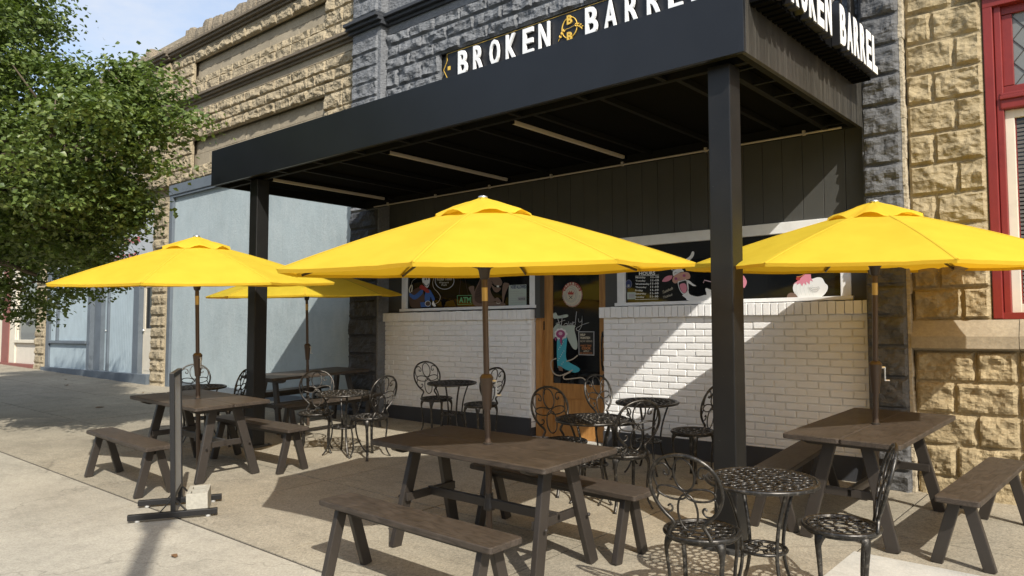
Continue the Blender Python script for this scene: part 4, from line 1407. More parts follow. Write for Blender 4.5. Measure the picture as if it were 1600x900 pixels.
mb.box(wx0 + .1, wx1 - .1, fy + .0, fy + .12, 3.36, 3.50, 0, .012)
mb.box(wx0 + .1, wx1 - .1, fy - .02, fy + .0, 3.44, 3.47, 0, .006)
mb.box(wx0 + .125, wx0 + .20, fy + .048, fy + .1, 3.565, wz1 - .175, 0, .004)
mb.box(wx0 + .1, wx1 - .1, fy + .045, fy + .1, wz1 - .17, wz1 - .1, 0, .004)
mb.box(wx0 + .1, wx1 - .1, fy + .045, fy + .1, 3.50, 3.56, 0, .004)
mb.box(wx0, wx1, fy - .0, fy + .12, wz0 - .004, wz0 + .05, 0, .004)
wi = part(mb, 'window', M['redtrim'], sb, label='tall red framed window with leaded upper light')
mb = MB()
mb.box(wx0 + .125, wx0 + .19, fy + .05, fy + .1, wz0 + .05, 3.36, 0, .004)
mb.box(wx0 + .125, wx1 - .1, fy + .052, fy + .1, 3.29, 3.358, 0, .004)
mb.box(wx0 + .125, wx1 - .1, fy + .052, fy + .1, wz0 + .05, wz0 + .12, 0, .004)
part2(mb, 'sash', M['cream'], wi)
mb = MB(); mb.box(wx0 + .12, wx1 - .1, fy + .09, fy + .1, wz0 + .05, 3.36)
part2(mb, 'pane', M['glass'], wi)
mb = MB()
z = wz0 + .12
while z < 3.27:
    mb.box(wx0 + .20, wx1 - .12, fy + .082, fy + .089, z, z + .022); z += .034
part2(mb, 'blind', M['blind'], wi)
mb = MB(); mb.box(wx0 + .20, wx1 - .1, fy + .075, fy + .085, 3.56, wz1 - .17)
up = part2(mb, 'leaded_pane', M['glass2'], wi)
mb = MB()
for k in range(-6, 12):
    for sgn_ in (1, -1):
        xa = wx0 + .2 + k * .16
        a = Vector((xa, fy + .072, 3.56)); b = Vector((xa + sgn_ * .5, fy + .072, 4.17))
        pts = []
        for t in (0, 1):
            pts.append(a.lerp(b, t))
        # clip in x
        lo, hi = wx0 + .2, wx1 - .1
        def clip(p, q):
            d = q - p
            t0, t1 = 0.0, 1.0
            if abs(d.x) > 1e-6:
                ta, tb_ = (lo - p.x) / d.x, (hi - p.x) / d.x
                t0, t1 = max(t0, min(ta, tb_)), min(t1, max(ta, tb_))
            return (p + d * t0, p + d * t1) if t1 > t0 + 0.02 else None
        c_ = clip(a, b)
        if c_: mb.tube(c_, .004, 5)
part2(mb, 'lead_came', M['bracket'], wi)

# ------------------------------------------------------------------ PICNIC TABLES AND BENCHES
def rrect(L, W, r=0.02, n=4, x0=0, y0=0):
    pts = []
    for (cx, cy, a0) in ((L / 2 - r, W / 2 - r, 0), (-L / 2 + r, W / 2 - r, 90), (-L / 2 + r, -W / 2 + r, 180), (L / 2 - r, -W / 2 + r, 270)):
        for k in range(n + 1):
            a = radians(a0 + 90 * k / n); pts.append((x0 + cx + r * cos(a), y0 + cy + r * sin(a)))
    return pts
TL, TW, TH = 1.56, 0.77, 0.74
def bolt(mb, p, d, r=.012):
    p = Vector(p); d = Vector(d).normalized()
    mb.tube([p, p + d * .006, p + d * .012], [r, r, r * .6], 8)
pt = thing('picnic_table', 'brown picnic table in the centre foreground with a yellow umbrella through it', 'picnic table', group='brown picnic tables')
mb = MB()
w2 = TW / 2
for sgn_ in (-1, 1):
    mb.prism(rrect(TL, w2 - .0015, .02, 4, 0, sgn_ * w2 / 2), TH - .036, TH, 0, .005)
part0 = mb.build('tabletop', M['wood'], pt)
for sx in (-1, 1):
    for sy in (-1, 1):
        mb = MB()
        xt, xb = sx * (TL / 2 - .20), sx * (TL / 2 - .15)
        mb.beam((xt, sy * .115, TH - .037), (xb, sy * .29, 0.0), .042, .085, (0, 1, 0.3), .006)
        bolt(mb, (xb + sx * .012 + sx * .012, sy * .22, .33), (sx, 0, 0))
        mb.build('leg', M['legm'], pt)
    mb = MB()
    mb.beam((sx * (TL / 2 - .21), -.235, .34), (sx * (TL / 2 - .21), .235, .34), .03, .055, (0, 0, 1), .004)
    mb.build('crossbar', M['legm'], pt)
    mb = MB()
    x = sx * (TL / 2 - .20)
    cl = catmull([(-.34, TH - .04), (-.31, TH - .06), (-.2, TH - .085), (0, TH - .09), (.2, TH - .085), (.31, TH - .06), (.34, TH - .04)], 3)[:] if False else [(-.35, TH - .038), (-.33, TH - .062), (-.27, TH - .085), (.27, TH - .085), (.33, TH - .062), (.35, TH - .038)]
    vs = [(x + d, a, b) for d in (-.022, .022) for a, b in cl]; n = len(cl)
    mb.add(vs, [tuple(range(n)), tuple(range(2 * n - 1, n - 1, -1))] + [(k, n + k, n + (k + 1) % n, (k + 1) % n) for k in range(n)])
    mb.build('cleat', M['legm'], pt)
mb = MB()
mb.beam((-(TL / 2 - .195), 0, .345), ((TL / 2 - .195), 0, .345), .032, .06, (0, 0, 1), .004)
mb.lathe([(.04, .30), (.04, .315), (.028, .38), (.028, .41), (.022, .41), (.022, .30)], 14)
mb.build('stretcher', M['legm'], pt)

pb_ = thing('bench', 'x', 'bench', group='brown picnic benches')
BL, BW, BH = 1.52, 0.255, 0.45
mb = MB(); mb.prism(rrect(BL, BW, .02), BH - .036, BH, 0, .005)
mb.build('seat', M['wood'], pb_)
for sx in (-1, 1):
    for sy in (-1, 1):
        mb = MB()
        xb = sx * (BL / 2 - .13)
        mb.beam((xb, sy * .035, BH - .037), (xb, sy * .15, 0.0), .042, .07, (0, 1, 0.3), .006)
        mb.build('leg', M['legm'], pb_)
mb = MB()
mb.beam((-(BL / 2 - .14), 0, BH - .065), ((BL / 2 - .14), 0, BH - .065), .05, .05, (0, 0, 1), .004)
mb.build('brace', M['legm'], pb_)

tables = [(-3.559, 3.87, 0.006, 'brown picnic table in the centre foreground with a yellow umbrella through it'),
          (-7.70, 3.93, -0.035, 'brown picnic table at the left behind the black framed sign stand'),
          (-1.766, 6.165, 1.564, 'brown picnic table at the right in front of the golden stone wall'),
          (-9.153, 6.235, 1.572, 'brown picnic table farthest back beside the pale blue wall')]
for i, (x, y, a, lb) in enumerate(tables):
    o = pt if i == 0 else copy_tree(pt)
    o['label'] = lb
    place(o, x, y, a)
benches = [(-3.442, 3.072, -0.018, 'brown bench nearest the camera, in front of the centre picnic table'),
           (-3.408, 4.40, -0.04, 'brown bench behind the centre picnic table, facing the round tables'),
           (-7.63, 3.198, -0.044, 'brown bench in front of the left picnic table, by the sign stand'),
           (-7.46, 4.46, 0.02, 'brown bench behind the left picnic table, next to the left canopy post'),
           (-1.055, 6.14, 1.537, 'brown bench at the right edge, under the red window'),
           (-2.36, 6.20, 1.66, 'brown bench left of the right picnic table, running back to the white brick wall'),
           (-8.40, 6.10, 1.54, 'dark brown bench right of the farthest picnic table'),
           (-9.86, 6.25, 1.57, 'dark brown bench left of the farthest picnic table, against the blue wall side')]
for i, (x, y, a, lb) in enumerate(benches):
    o = pb_ if i == 0 else copy_tree(pb_)
    o['label'] = lb
    place(o, x, y, a)

# ------------------------------------------------------------------ UMBRELLAS
um = thing('umbrella', 'x', 'umbrella', group='yellow patio umbrellas')
UR, ZR, ZP = 1.385, 1.915, 2.345
def prof(t):        # t 0..1 from centre to rim
    return ZR + (ZP - ZR) * (1 - t) * (1 + 0.22 * t)
mb = MB()
NR, NM = 18, 12
vs = []; idx = {}
for s_ in range(8):
    for i in range(NR + 1):
        t = 0.06 + 0.94 * i / NR
        for k in range(NM):
            fr = k / NM
            a0 = 2 * pi * s_ / 8; a1 = 2 * pi * (s_ + 1) / 8
            p0 = Vector((cos(a0), sin(a0))) * UR * t; p1 = Vector((cos(a1), sin(a1))) * UR * t
            p = p0.lerp(p1, fr)
            sag = sin(pi * fr)
            z = prof(t) - 0.014 * sag * t
            if i == NR:
                p *= (1 - 0.018 * sag)
                z += 0.006 * sag
            z += 0.009 * noise.noise(Vector((p.x * 3.2, p.y * 3.2, s_ * 3.7))) * sag + 0.004 * noise.noise(Vector((p.x * 9, p.y * 9, s_ * 1.7))) * min(1, sag * 2)
            idx[(s_, i, k)] = len(vs); vs.append((p.x, p.y, z))
fs = []
for s_ in range(8):
    for i in range(NR):
        for k in range(NM):
            def I(i_, k_):
                return idx[(s_, i_, k_)] if k_ < NM else idx[((s_ + 1) % 8, i_, 0)]
            fs.append((I(i, k), I(i + 1, k), I(i + 1, k + 1), I(i, k + 1)))
mb.add(vs, fs)
# hem band hanging a little below the edge
for s_ in range(8):
    for k in range(NM):
        a = idx[(s_, NR, k)]; b = idx[(s_, NR, k + 1)] if k + 1 < NM else idx[((s_ + 1) % 8, NR, 0)]
        va, vb = Vector(vs[a]), Vector(vs[b])
        mb.add([va, vb, vb + Vector((-vb.x * .006, -vb.y * .006, -.022)), va + Vector((-va.x * .006, -va.y * .006, -.022))], [(0, 1, 2, 3)])
for s_ in range(8):
    a = 2 * pi * s_ / 8; d = Vector((cos(a), sin(a), 0)); n_ = Vector((-sin(a), cos(a), 0))
    row = []
    for i in range(15):
        t = .2 + .8 * i / 14
        c = d * UR * t + Vector((0, 0, prof(t) + .0035 + .0012 * noise.noise(Vector((s_ * 3, t * 30, 0)))))
        row += [c - n_ * .011 + Vector((0, 0, -.004)), c - n_ * .004, c + n_ * .004, c + n_ * .011 + Vector((0, 0, -.004))]
    mb.add(row, [(4 * i + k, 4 * i + k + 1, 4 * i + k + 5, 4 * i + k + 4) for i in range(14) for k in range(3)], 1)
cano = mb.build('canopy', [M['fabric'], M['seam']], um, smooth='auto')
# pocket stitches along the seams
mb = MB()
NV = 48
vs = []; fs = []
rr_ = [0.03, 0.12, 0.21, 0.29, 0.335]
for i, r in enumerate(rr_):
    for k in range(NV):
        a = 2 * pi * k / NV
        sc8 = 0.5 + 0.5 * cos(8 * a)     # 1 on the ribs
        rad = r * (1 - 0.05 * (1 - sc8) * (i / 4))
        z = prof(min(1, r / UR)) + 0.050 - 0.006 * i
        if i >= 2: z += (0.008 * (1 - sc8) * (i - 1) / 3) - 0.030 * sc8 * (i - 1) / 3 + 0.012 * noise.noise(Vector((cos(a) * 5, sin(a) * 5, 7.0))) * (i - 1) / 3
        z += 0.010 * noise.noise(Vector((cos(a) * 3, sin(a) * 3, r * 9)))
        vs.append((rad * cos(a), rad * sin(a), z))
for i in range(len(rr_) - 1):
    for k in range(NV):
        k2 = (k + 1) % NV; fs.append((i * NV + k, (i + 1) * NV + k, (i + 1) * NV + k2, i * NV + k2))
mb.add(vs, fs)
mb.build('vent_cap', M['fabric'], um, smooth=True)
mb = MB()
mb.lathe([(.03, 0), (.034, .006), (.03, .014), (.015, .019), (.004, .021)], 16, (0, 0, prof(0.02) + .052))
mb.build('finial', M['silver'], um, smooth=True)
mb = MB()
mb.tube([(0, 0, 0.012), (0, 0, 0.9)], .0215, 14)
mb.tube([(0, 0, 0.9), (0, 0, ZP + .02)], .0195, 14)
pol = mb.build('pole', M['pole'], um, smooth='auto')
mb = MB(); mb.lathe([(.034, .742), (.034, .748), (.023, .752)], 16)
mb.build('table_ring', M['legm'], um, smooth='auto')
mb = MB(); mb.tube([(0, 0, 1.70), (0, 0, 1.79)], .0205, 14)
mb.build('label_band', M['brass'], um, smooth='auto')
mb = MB()
mb.lathe([(.028, .97), (.040, 1.12), (.046, 1.18), (.047, 1.185), (.034, 1.205), (.0205, 1.21)], 18)
hs = mb.build('crank_housing', M['pole'], um, smooth='auto')
mb = MB()
mb.tube([(.04, 0, 1.16), (.068, 0, 1.16)], .009, 8)
mb.beam((.066, 0, 1.165), (.068, 0, 1.06), .007, .016, (0, 1, 0), .002)
mb.tube([(.066, 0, 1.065), (.10, 0, 1.065)], .006, 8)
mb.build('crank_handle', M['silver'], hs, smooth='auto')
mb = MB()
mb.lathe([(.024, ZR - .07), (.032, ZR - .06), (.040, ZR - .01), (.046, ZR), (.046, ZR + .02), (.024, ZR + .03)], 16)
mb.build('hub', M['legm'], um, smooth='auto')
mb = MB(); mb.lathe([(.024, ZP - .09), (.04, ZP - .08), (.04, ZP - .05), (.024, ZP - .04)], 16)
mb.build('hub', M['legm'], um, smooth='auto')
for s_ in range(8):
    a = 2 * pi * s_ / 8
    d = Vector((cos(a), sin(a), 0))
    mb = MB()
    mb.beam(d * .035 + Vector((0, 0, ZP - .065)), d * (UR - .04) + Vector((0, 0, prof(.975) - .022)), .011, .017, (0, 0, 1), 0)
    r_ = mb.build('rib', M['legm'], um)
    mb = MB()
    q = d * .62; zq = ZP - .065 + (prof(.975) - .022 - ZP + .065) * (.62 - .035) / (UR - .075)
    mb.beam(d * .04 + Vector((0, 0, ZR + .008)), q + Vector((0, 0, zq - .012)), .010, .014, (0, 0, 1), 0)
    mb.build('strut', M['legm'], r_)
def tilt(ax, ay):
    return Matrix.Rotation(radians(ax), 4, 'X') @ Matrix.Rotation(radians(ay), 4, 'Y')
ub = [(-3.559, 3.87, -41 - 2 + 15, (0.6, 0.1), 'big yellow umbrella in the middle, standing through the centre picnic table'),
      (-7.62, 3.89, -45, (0.4, 0.9), 'yellow umbrella at the left, partly in front of the tree'),
      (-1.766, 6.165, -33.5, (0.2, 0.9), 'yellow umbrella at the right edge, partly behind the near post'),
      (-9.153, 6.235, -10, (0, 0), 'yellow umbrella farthest back, half hidden behind the left post')]
for i, (x, y, brg, tl, lb) in enumerate(ub):
    o = um if i == 0 else copy_tree(um)
    o['label'] = lb
    # a rib should point along compass bearing brg (degrees from +Y towards +X is positive)
    ang = radians(90 - brg)
    if i == 3: o.scale = (0.95, 0.95, 0.94)
    place(o, x, y, ang - radians(45 * round(degs := (ang * 180 / pi) / 45 - 0.0)) if False else (ang % (pi / 4)) - (pi / 4 if (ang % (pi / 4)) > 1.0 else 0), tilt(*tl))

# ------------------------------------------------------------------ BISTRO SETS
def ellipse3(cx, cz, rx, rz, rot=0, n=22, yf=None):
    pts = []
    for i in range(n):
        a = 2 * pi * i / n
        u = rx * cos(a); v = rz * sin(a)
        x = cx + u * cos(rot) - v * sin(rot); z = cz + u * sin(rot) + v * cos(rot)
        pts.append((x, yf(z), z))
    return pts
ch = thing('chair', 'x', 'chair', group='black bistro chairs')
mb = MB()
SZ = .445
mb.torus((0, 0, SZ), .195, .013, 32, 8)
mb.torus((0, 0, SZ - .018), .183, .010, 32, 6)
mb.torus((0, 0, SZ + .002), .172, .006, 32, 6)
mb.torus((0, 0, SZ), .042, .0055, 16, 6)
for k in range(8):
    a = 2 * pi * k / 8
    mb.torus((.082 * cos(a), .082 * sin(a), SZ), .036, .0055, 14, 6)
for k in range(14):
    a = 2 * pi * (k + .5) / 14
    mb.torus((.138 * cos(a), .138 * sin(a), SZ), .031, .0055, 12, 6)
mb.build('seat', M['iron'], ch, smooth=True)
for k in range(4):
    a = pi / 4 + k * pi / 2 + (0.12 if k % 2 else -0.12)
    d = Vector((cos(a), sin(a), 0))
    pth = catmull([d * .165 + Vector((0, 0, SZ - .012)), d * .185 + Vector((0, 0, SZ - .04)), d * .195 + Vector((0, 0, .35)), d * .180 + Vector((0, 0, .22)), d * .178 + Vector((0, 0, .10)), d * .205 + Vector((0, 0, .03)), d * .222 + Vector((0, 0, .004))], 3)
    n = len(pth); rs_ = []
    for i in range(n):
        t = i / (n - 1)
        rs_.append(0.043 - 0.08 * t if t < .35 else 0.0150 - .003 * (t - .35) + (0.006 if t > .97 else 0))
    mb = MB(); mb.tube(pth, rs_, 8, flat=.62)
    mb.build('leg', M['iron'], ch, smooth=True)
def yb(z):
    t = max(0, z - .45)
    return -.172 - .11 * t - .28 * t * t
mb = MB()
half = [(.115, .452), (.108, .475), (.085, .51), (.088, .535), (.125, .57), (.165, .62), (.192, .69), (.190, .76), (.158, .83), (.095, .88), (0, .90)]
loop = half + [(-x, z) for x, z in half[::-1][1:]]
mb.tube(catmull([(x, yb(z), z) for x, z in loop], 4), .0105, 8)
R6 = .0058
mb.tube(ellipse3(0, .795, .056, .088, 0, 22, yb), R6, 6, True)
mb.tube(ellipse3(.080, .690, .080, .034, radians(8), 22, yb), R6, 6, True)
mb.tube(ellipse3(-.080, .690, .080, .034, radians(-8), 22, yb), R6, 6, True)
mb.tube(ellipse3(0, .590, .054, .098, 0, 22, yb), R6, 6, True)
for s_ in (-1, 1):
    up_ = [(.150, .705), (.170, .76), (.155, .825), (.105, .845), (.078, .815), (.085, .785), (.108, .790), (.105, .808)]
    mb.tube(catmull([(s_ * x, yb(z), z) for x, z in up_], 4), R6, 6)
    lo_ = [(.150, .68), (.165, .635), (.145, .590), (.105, .578), (.082, .600), (.092, .622), (.107, .612)]
    mb.tube(catmull([(s_ * x, yb(z), z) for x, z in lo_], 4), R6, 6)
mb.build('backrest', M['iron'], ch, smooth=True)

bt = thing('bistro_table', 'x', 'table', group='black round bistro tables')
mb = MB()
TZ = .682
mb.torus((0, 0, TZ - .006), .298, .013, 44, 8)
mb.torus((0, 0, TZ - .002), .280, .006, 44, 6)
mb.torus((0, 0, TZ), .035, .0065, 16, 6)
for (R_, n_, r_) in ((.075, 7, .030), (.135, 13, .030), (.193, 19, .030), (.248, 26, .027)):
    for k in range(n_):
        a = 2 * pi * (k + .5 * (n_ % 2)) / n_
        mb.torus((R_ * cos(a), R_ * sin(a), TZ), r_, .0062, 10, 5)
        if n_ > 10:
            mb.tube([((R_ - .028) * cos(a + .1), (R_ - .028) * sin(a + .1), TZ + .001), (R_ * cos(a + .17), R_ * sin(a + .17), TZ + .002), ((R_ + .02) * cos(a + .08), (R_ + .02) * sin(a + .08), TZ + .001)], .006, 5)
mb.build('tabletop', M['iron'], bt, smooth=True)
mb = MB()
mb.torus((0, 0, .30), .128, .009, 26, 6); mb.torus((0, 0, .30), .03, .005, 12, 5)
for k in range(8):
    a = 2 * pi * k / 8; mb.torus((.076 * cos(a), .076 * sin(a), .30), .040, .0055, 12, 5)
mb.build('shelf', M['iron'], bt, smooth=True)
for k in range(4):
    a = pi / 4 + k * pi / 2; d = Vector((cos(a), sin(a), 0))
    pth = catmull([d * .235 + Vector((0, 0, TZ - .014)), d * .20 + Vector((0, 0, .60)), d * .150 + Vector((0, 0, .45)), d * .130 + Vector((0, 0, .30)), d * .150 + Vector((0, 0, .17)), d * .205 + Vector((0, 0, .05)), d * .245 + Vector((0, 0, .006))], 4)
    mb = MB(); mb.tube(pth, .0115, 8, flat=.75)
    mb.build('leg', M['iron'], bt, smooth=True)

bts = [(-1.811, 4.224, .2, 'round lattice table in the foreground beside the near canopy post'),
       (-3.82, 5.442, .5, 'round lattice table just behind the right end of the centre picnic table'),
       (-3.99, 6.627, .1, 'round lattice table close to the white brick wall right of the oak door'),
       (-7.145, 5.349, .3, 'round lattice table standing in sunlight right of the left canopy post'),
       (-9.169, 4.70, .7, 'round lattice table behind the left picnic table'),
       (-6.87, 6.78, .4, 'round lattice table in shade against the left white brick wall')]
for i, (x, y, a, lb) in enumerate(bts):
    o = bt if i == 0 else copy_tree(bt)
    o['label'] = lb
    place(o, x, y, a)
chs = [(-2.00, 3.87, (-.12, 1), 'scrolled black chair nearest the camera, back to the viewer, left of the foreground table'),
       (-1.45, 4.42, (-.95, -.34), 'scrolled black chair seen side-on, right of the foreground round table'),
       (-4.16, 5.50, (.95, -.32), 'scrolled black chair before the oak door, left of the round table behind the centre bench'),
       (-3.47, 5.40, (-.85, .45), 'scrolled black chair with its back over the round table behind the centre bench'),
       (-4.42, 6.70, (.97, -.15), 'scrolled black chair between the oak door and the right brick wall'),
       (-3.50, 6.62, (-1, .08), 'scrolled black chair half hidden by the near post, at the right brick wall'),
       (-7.50, 5.22, (.75, -.6), 'sunlit scrolled black chair facing the viewer, right of the left canopy post'),
       (-6.76, 5.40, (-.98, -.1), 'sunlit scrolled black chair on the right side of the sunny round table'),
       (-7.28, 6.90, (.97, -.2), 'scrolled black chair left of the table against the left white brick wall'),
       (-6.42, 6.82, (-1, .1), 'scrolled black chair partly behind the centre umbrella pole, by the white wall'),
       (-9.75, 4.93, (.9, -.4), 'scrolled black chair seen behind the left umbrella pole, before the blue wall'),
       (-8.80, 4.80, (-.75, -.65), 'scrolled black chair seen edge-on between the left umbrella pole and the left post')]
for i, (x, y, f, lb) in enumerate(chs):
    o = ch if i == 0 else copy_tree(ch)
    o['label'] = lb
    place(o, x, y, atan2(f[1], f[0]) - pi / 2)

# ------------------------------------------------------------------ SIGN STAND AND BLOCK
st = thing('sign_stand', 'black steel framed sign stand with grey panel seen edge-on, on two long feet', 'sign stand')
# local: board along Y, feet along X
sx0 = 0.0
mb = MB()
for yy in (-.233, .233):
    mb.box(-.018, .018, yy - .018, yy + .018, 0.06, 1.16, 0, .003)
mb.box(-.018, .018, -.215, .215, 1.12, 1.16, 0, .003)
mb.box(-.015, .015, -.215, .215, .16, .19, 0, .003)
mb.build('frame', M['standm'], st)
mb = MB(); mb.box(-.009, .009, -.213, .213, .19, 1.12)
mb.build('panel', M['signgrey'], st)
for yy in (-.233, .233):
    mb = MB()
    mb.box(-.33, .33, yy - .022, yy + .022, .018, .062, 0, .004)
    for s_ in (-1, 1):
        mb.beam((s_ * .10, yy, .06), (s_ * .018, yy, .15), .008, .03, (0, 1, 0), 0)
    f_ = mb.build('foot', M['standm'], st)
    for s_ in (-1, 1):
        mb = MB(); mb.lathe([(.018, .001), (.02, .008), (.02, .018)], 12, (s_ * .26, yy, 0))
        mb.build('levelling_pad', M['rubber'], f_, smooth='auto')
# feet run from (-6.28,2.63) to (-5.92,3.20): direction (0.53,0.85)
fa = atan2(3.20 - 2.63, -5.92 + 6.28)
place(st, -6.30, 3.04, fa)

cb = thing('concrete_block', 'pale concrete block with two hollow cells, weighing down the sign stand', 'block')
mb = MB()
bx, by, bz = .17, .34, .19      # half sizes handled below
def ring_block(mb, X, Y, Z, t):
    # outer walls and a centre web, open cells upward
    mb.box(-X, X, -Y, -Y + t, 0, Z, 0, .003); mb.box(-X, X, Y - t, Y, 0, Z, 0, .003)
    mb.box(-X, -X + t, -Y + t, Y - t, 0, Z, 0); mb.box(X - t, X, -Y + t, Y - t, 0, Z, 0)
    mb.box(-X + t, X - t, -t / 2, t / 2, 0, Z, 0)
    mb.box(-X + t, X - t, -Y + t, Y - t, 0, Z * .45, 0)
ring_block(mb, .082, .160, .165, .032)
mb.build('block_body', M['cinder'], cb)
place(cb, -6.30 + .166 * .53 - .02 * .85, 3.04 + .166 * .85 + .02 * .53, fa)

# ------------------------------------------------------------------ STREET LAMP POST (throws the long shadow across the pavement)
lp = thing('street_lamp', 'plain dark street lamp post at the kerb', 'street lamp', (0.97, -1.25, gz(.97, -1.25)))
mb = MB()
mb.tube([(0, 0, 0), (0, 0, .25), (0, 0, .3), (0, 0, 6.7)], [.14, .13, .085, .07], 14)
mb.build('post', M['post'], lp, smooth='auto')
mb = MB(); mb.lathe([(.07, 6.7), (.12, 6.75), (.14, 6.95), (.09, 7.05), (.02, 7.1)], 14)
mb.build('lamp_head', M['post'], lp, smooth='auto')

# ------------------------------------------------------------------ the other side of the street (seen in the window reflections)
ob_ = thing('brick_building', 'long two storey brick building across the street', 'building', (-20, -19.5, -1))
mb = MB()
mb.box(-70, 30, -30, -19.5, -2.5, 7.2)
mb.build('wall', M['tan_smooth'], None).parent = ob_
w0 = [o for o in bpy.data.objects if o.name.startswith('wall') and o.parent == ob_][0]
w0.matrix_parent_inverse = Matrix.Translation((20, 19.5, 1))
mb = MB()
for k in range(24):
    x = -68 + k * 4.1
    mb.box(x, x + 2.6, -19.52, -19.45, -1.4, 1.4); mb.box(x + .5, x + 1.9, -19.52, -19.45, 3.2, 5.2)
wo = mb.build('window', M['glass'], None); wo.parent = ob_; wo.matrix_parent_inverse = Matrix.Translation((20, 19.5, 1)); wo['kind'] = 'stuff'

# ------------------------------------------------------------------ STREET TREE
tr = thing('street_tree', 'broad leafy green tree filling the upper left, its low branches over the pavement', 'tree', (-12.0, 1.5, gz(-12.0, 1.5)))
TREE = Vector((-12.0, 1.5, gz(-12.0, 1.5)))
rnd = random.Random(11)
# crown lobes: centre (world), radii
lobes = [((-12.4, 1.8, 5.1), (2.5, 2.1, 2.4)), ((-13.2, 2.0, 6.9), (2.2, 1.5, 1.6)), ((-10.9, 2.6, 4.2), (1.4, 1.2, 1.3)),
         ((-9.3, 3.0, 3.7), (1.15, 1.0, .95)), ((-10.2, 3.1, 3.1), (1.3, 1.0, .55)), ((-13.2, 2.7, 3.9), (2.2, 1.6, 1.0)),
         ((-11.4, 3.2, 3.3), (1.5, 1.1, .8)), ((-12.6, 4.0, 3.2), (1.7, 1.0, .75)), ((-14.6, 3.4, 3.4), (1.6, 1.3, 1.1)),
         ((-9.25, 3.5, 4.1), (.5, .45, .45)), ((-14.2, 1.0, 5.8), (2.2, 2.2, 2.2)), ((-11.6, 0.3, 4.8), (2.4, 2.0, 2.2)),
         ((-13.6, 4.6, 2.75), (1.2, .7, .5)), ((-8.72, 3.80, 3.85), (.46, .42, .55)), ((-9.2, 3.7, 4.15), (.5, .45, .5)), ((-9.5, 3.6, 3.1), (.5, .42, .5)), ((-12.2, 2.6, 6.3), (1.5, 1.2, 1.5)),
         ((-9.9, 3.6, 2.75), (.7, .6, .5)), ((-11.0, 3.4, 2.25), (1.3, .9, .42)), ((-9.35, 3.4, 3.5), (.75, .65, .8)), ((-12.4, 3.7, 2.1), (1.0, .7, .38))]
def allowed(p):
    h = p.z - gz(p.x, p.y)
    if h > 1.62 * (WY - p.y) + 0.35 and p.x - 1.75 * (WY - p.y) > -27: return False
    return p.y < 5.6
clusters = []
vol = [a[1][0] * a[1][1] * a[1][2] for a in lobes]; tv = sum(vol)
for (c, r), v in zip(lobes, vol):
    n = int(3400 * (v ** .72) / sum(x ** .72 for x in vol))
    for _ in range(n):
        while True:
            q = Vector((rnd.uniform(-1, 1), rnd.uniform(-1, 1), rnd.uniform(-1, 1)))
            L = q.length
            if L < 1: break
        q = q / max(L, .01) * (L ** .45)
        # lumpy outline
        bump_ = 1 + .22 * noise.noise(Vector((q.x * 2.3 + c[0], q.y * 2.3, q.z * 2.3 + c[2])))
        p = Vector((c[0] + q.x * r[0] * bump_, c[1] + q.y * r[1] * bump_, c[2] + q.z * r[2] * bump_))
        if allowed(p) and (r[0] < .9 or noise.noise(Vector((p.x * .95, p.y * .95, p.z * 1.15 + 3))) > -0.13): clusters.append(p)
V = []; Fc = []
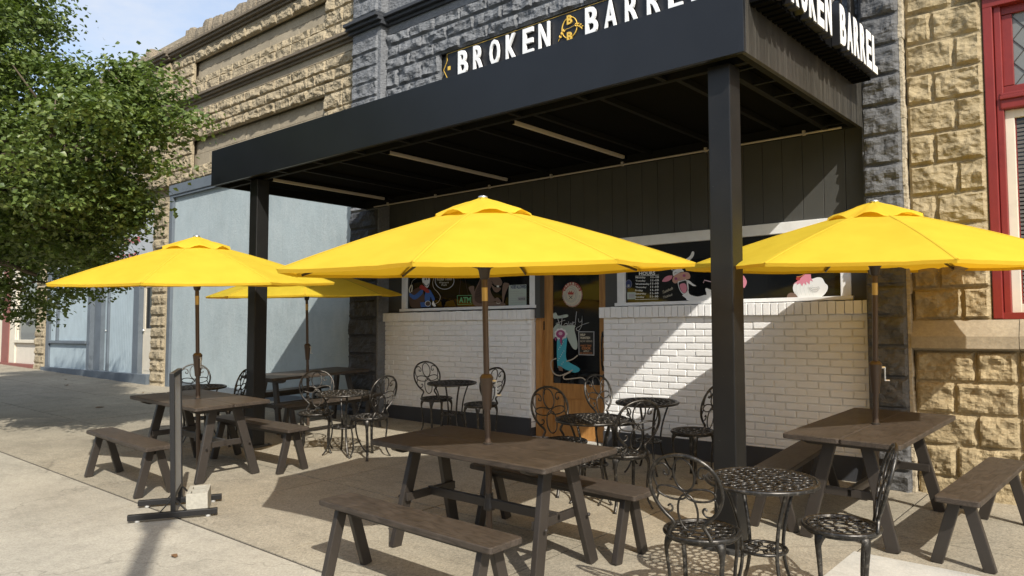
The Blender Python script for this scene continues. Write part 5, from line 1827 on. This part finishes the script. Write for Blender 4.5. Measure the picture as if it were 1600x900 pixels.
for p in clusters:
    rad = rnd.choice([.12, .18, .25, .32])
    nL = int(70 + rad * 260)
    ax = Vector((rnd.uniform(-1, 1), rnd.uniform(-1, 1), rnd.uniform(-.5, .3))).normalized()
    for _ in range(nL):
        o_ = Vector((rnd.gauss(0, 1), rnd.gauss(0, 1), rnd.gauss(0, .55))) * rad * .62 + ax * rnd.uniform(-.15, .15)
        c = p + o_
        s = rnd.uniform(.019, .036)
        nrm = (Vector((0, 0, 1)) * 0.9 + o_.normalized() * .5 + Vector((rnd.gauss(0, .5), rnd.gauss(0, .5), rnd.gauss(0, .4)))).normalized()
        t = nrm.cross(Vector((rnd.uniform(-1, 1), rnd.uniform(-1, 1), rnd.uniform(-1, 1)))).normalized()
        b = nrm.cross(t)
        i0 = len(V)
        # heart-like folded leaf: base, left, tip, right with a slight fold
        V.append(c - t * s * .9); V.append(c + b * s * .95 + nrm * s * .25 - t * s * .2); V.append(c + b * s * .55 + t * s * .55 + nrm * s * .12)
        V.append(c + t * s * 1.15 - nrm * s * .15); V.append(c - b * s * .55 + t * s * .55 + nrm * s * .12); V.append(c - b * s * .95 + nrm * s * .25 - t * s * .2)
        Fc.append((i0, i0 + 1, i0 + 2, i0 + 3)); Fc.append((i0, i0 + 3, i0 + 4, i0 + 5))
me = bpy.data.meshes.new('crown')
me.from_pydata([tuple(v - TREE) for v in V], [], Fc)
me.materials.append(M['leaf'])
cr = bpy.data.objects.new('crown', me); COL.objects.link(cr); cr.parent = tr
mb = MB()
T0 = Vector((0, 0, -.05))
tips = [Vector(c) - TREE for c, r in lobes]
fork = Vector((.05, .1, 2.3))
mb.tube([T0, Vector((0, 0, .25)), Vector((.02, .05, 1.2)), fork], [.24, .18, .15, .14], 12)
for tp in tips:
    mid = fork.lerp(tp, .5) + Vector((rnd.uniform(-.2, .2), rnd.uniform(-.2, .2), .25))
    pth = catmull([fork, mid, tp], 6)
    mb.tube(pth, [.085 * (1 - i / (len(pth))) + .012 for i in range(len(pth))], 7)
    for q in range(4):
        s0 = pth[rnd.randint(4, len(pth) - 1)]
        e = s0 + Vector((rnd.uniform(-1, 1), rnd.uniform(-1, 1), rnd.uniform(-.3, .8))) * rnd.uniform(.5, 1.0)
        mb.tube([s0, s0.lerp(e, .5) + Vector((0, 0, .06)), e], [.022, .014, .005], 5)
mb.build('trunk', M['bark'], tr, smooth=True)

# a few fallen leaves
fl = MB()
fl.add([(-.06, 0, .004), (-.02, .035, .018), (.04, .03, .012), (.075, 0, .006), (.03, -.03, .016), (-.03, -.03, .01)], [(0, 1, 2, 3), (0, 3, 4, 5)])
f0 = fl.build('fallen_leaf', M['dead'])
tag(f0, 'dry brown fallen leaf on the pavement', 'leaf', 'dry fallen leaves scattered over the pavement')
spots = [(-18.0, 6.2), (-13.6, 5.2), (-11.4, 5.4), (-9.2, 1.9), (-10.8, 6.1), (-15.2, 6.6), (-8.0, 2.2), (-5.2, 2.5), (-3.9, 2.75), (-12.9, 6.7), (-19.5, 6.7)]
for i, (x, y) in enumerate(spots):
    o = f0 if i == 0 else f0.copy()
    if i: COL.objects.link(o)
    place(o, x, y, i * 1.3, None, 0.003)
    s = random.uniform(.35, .8) if i > 1 else 1.2
    o.scale = (s, s, s)
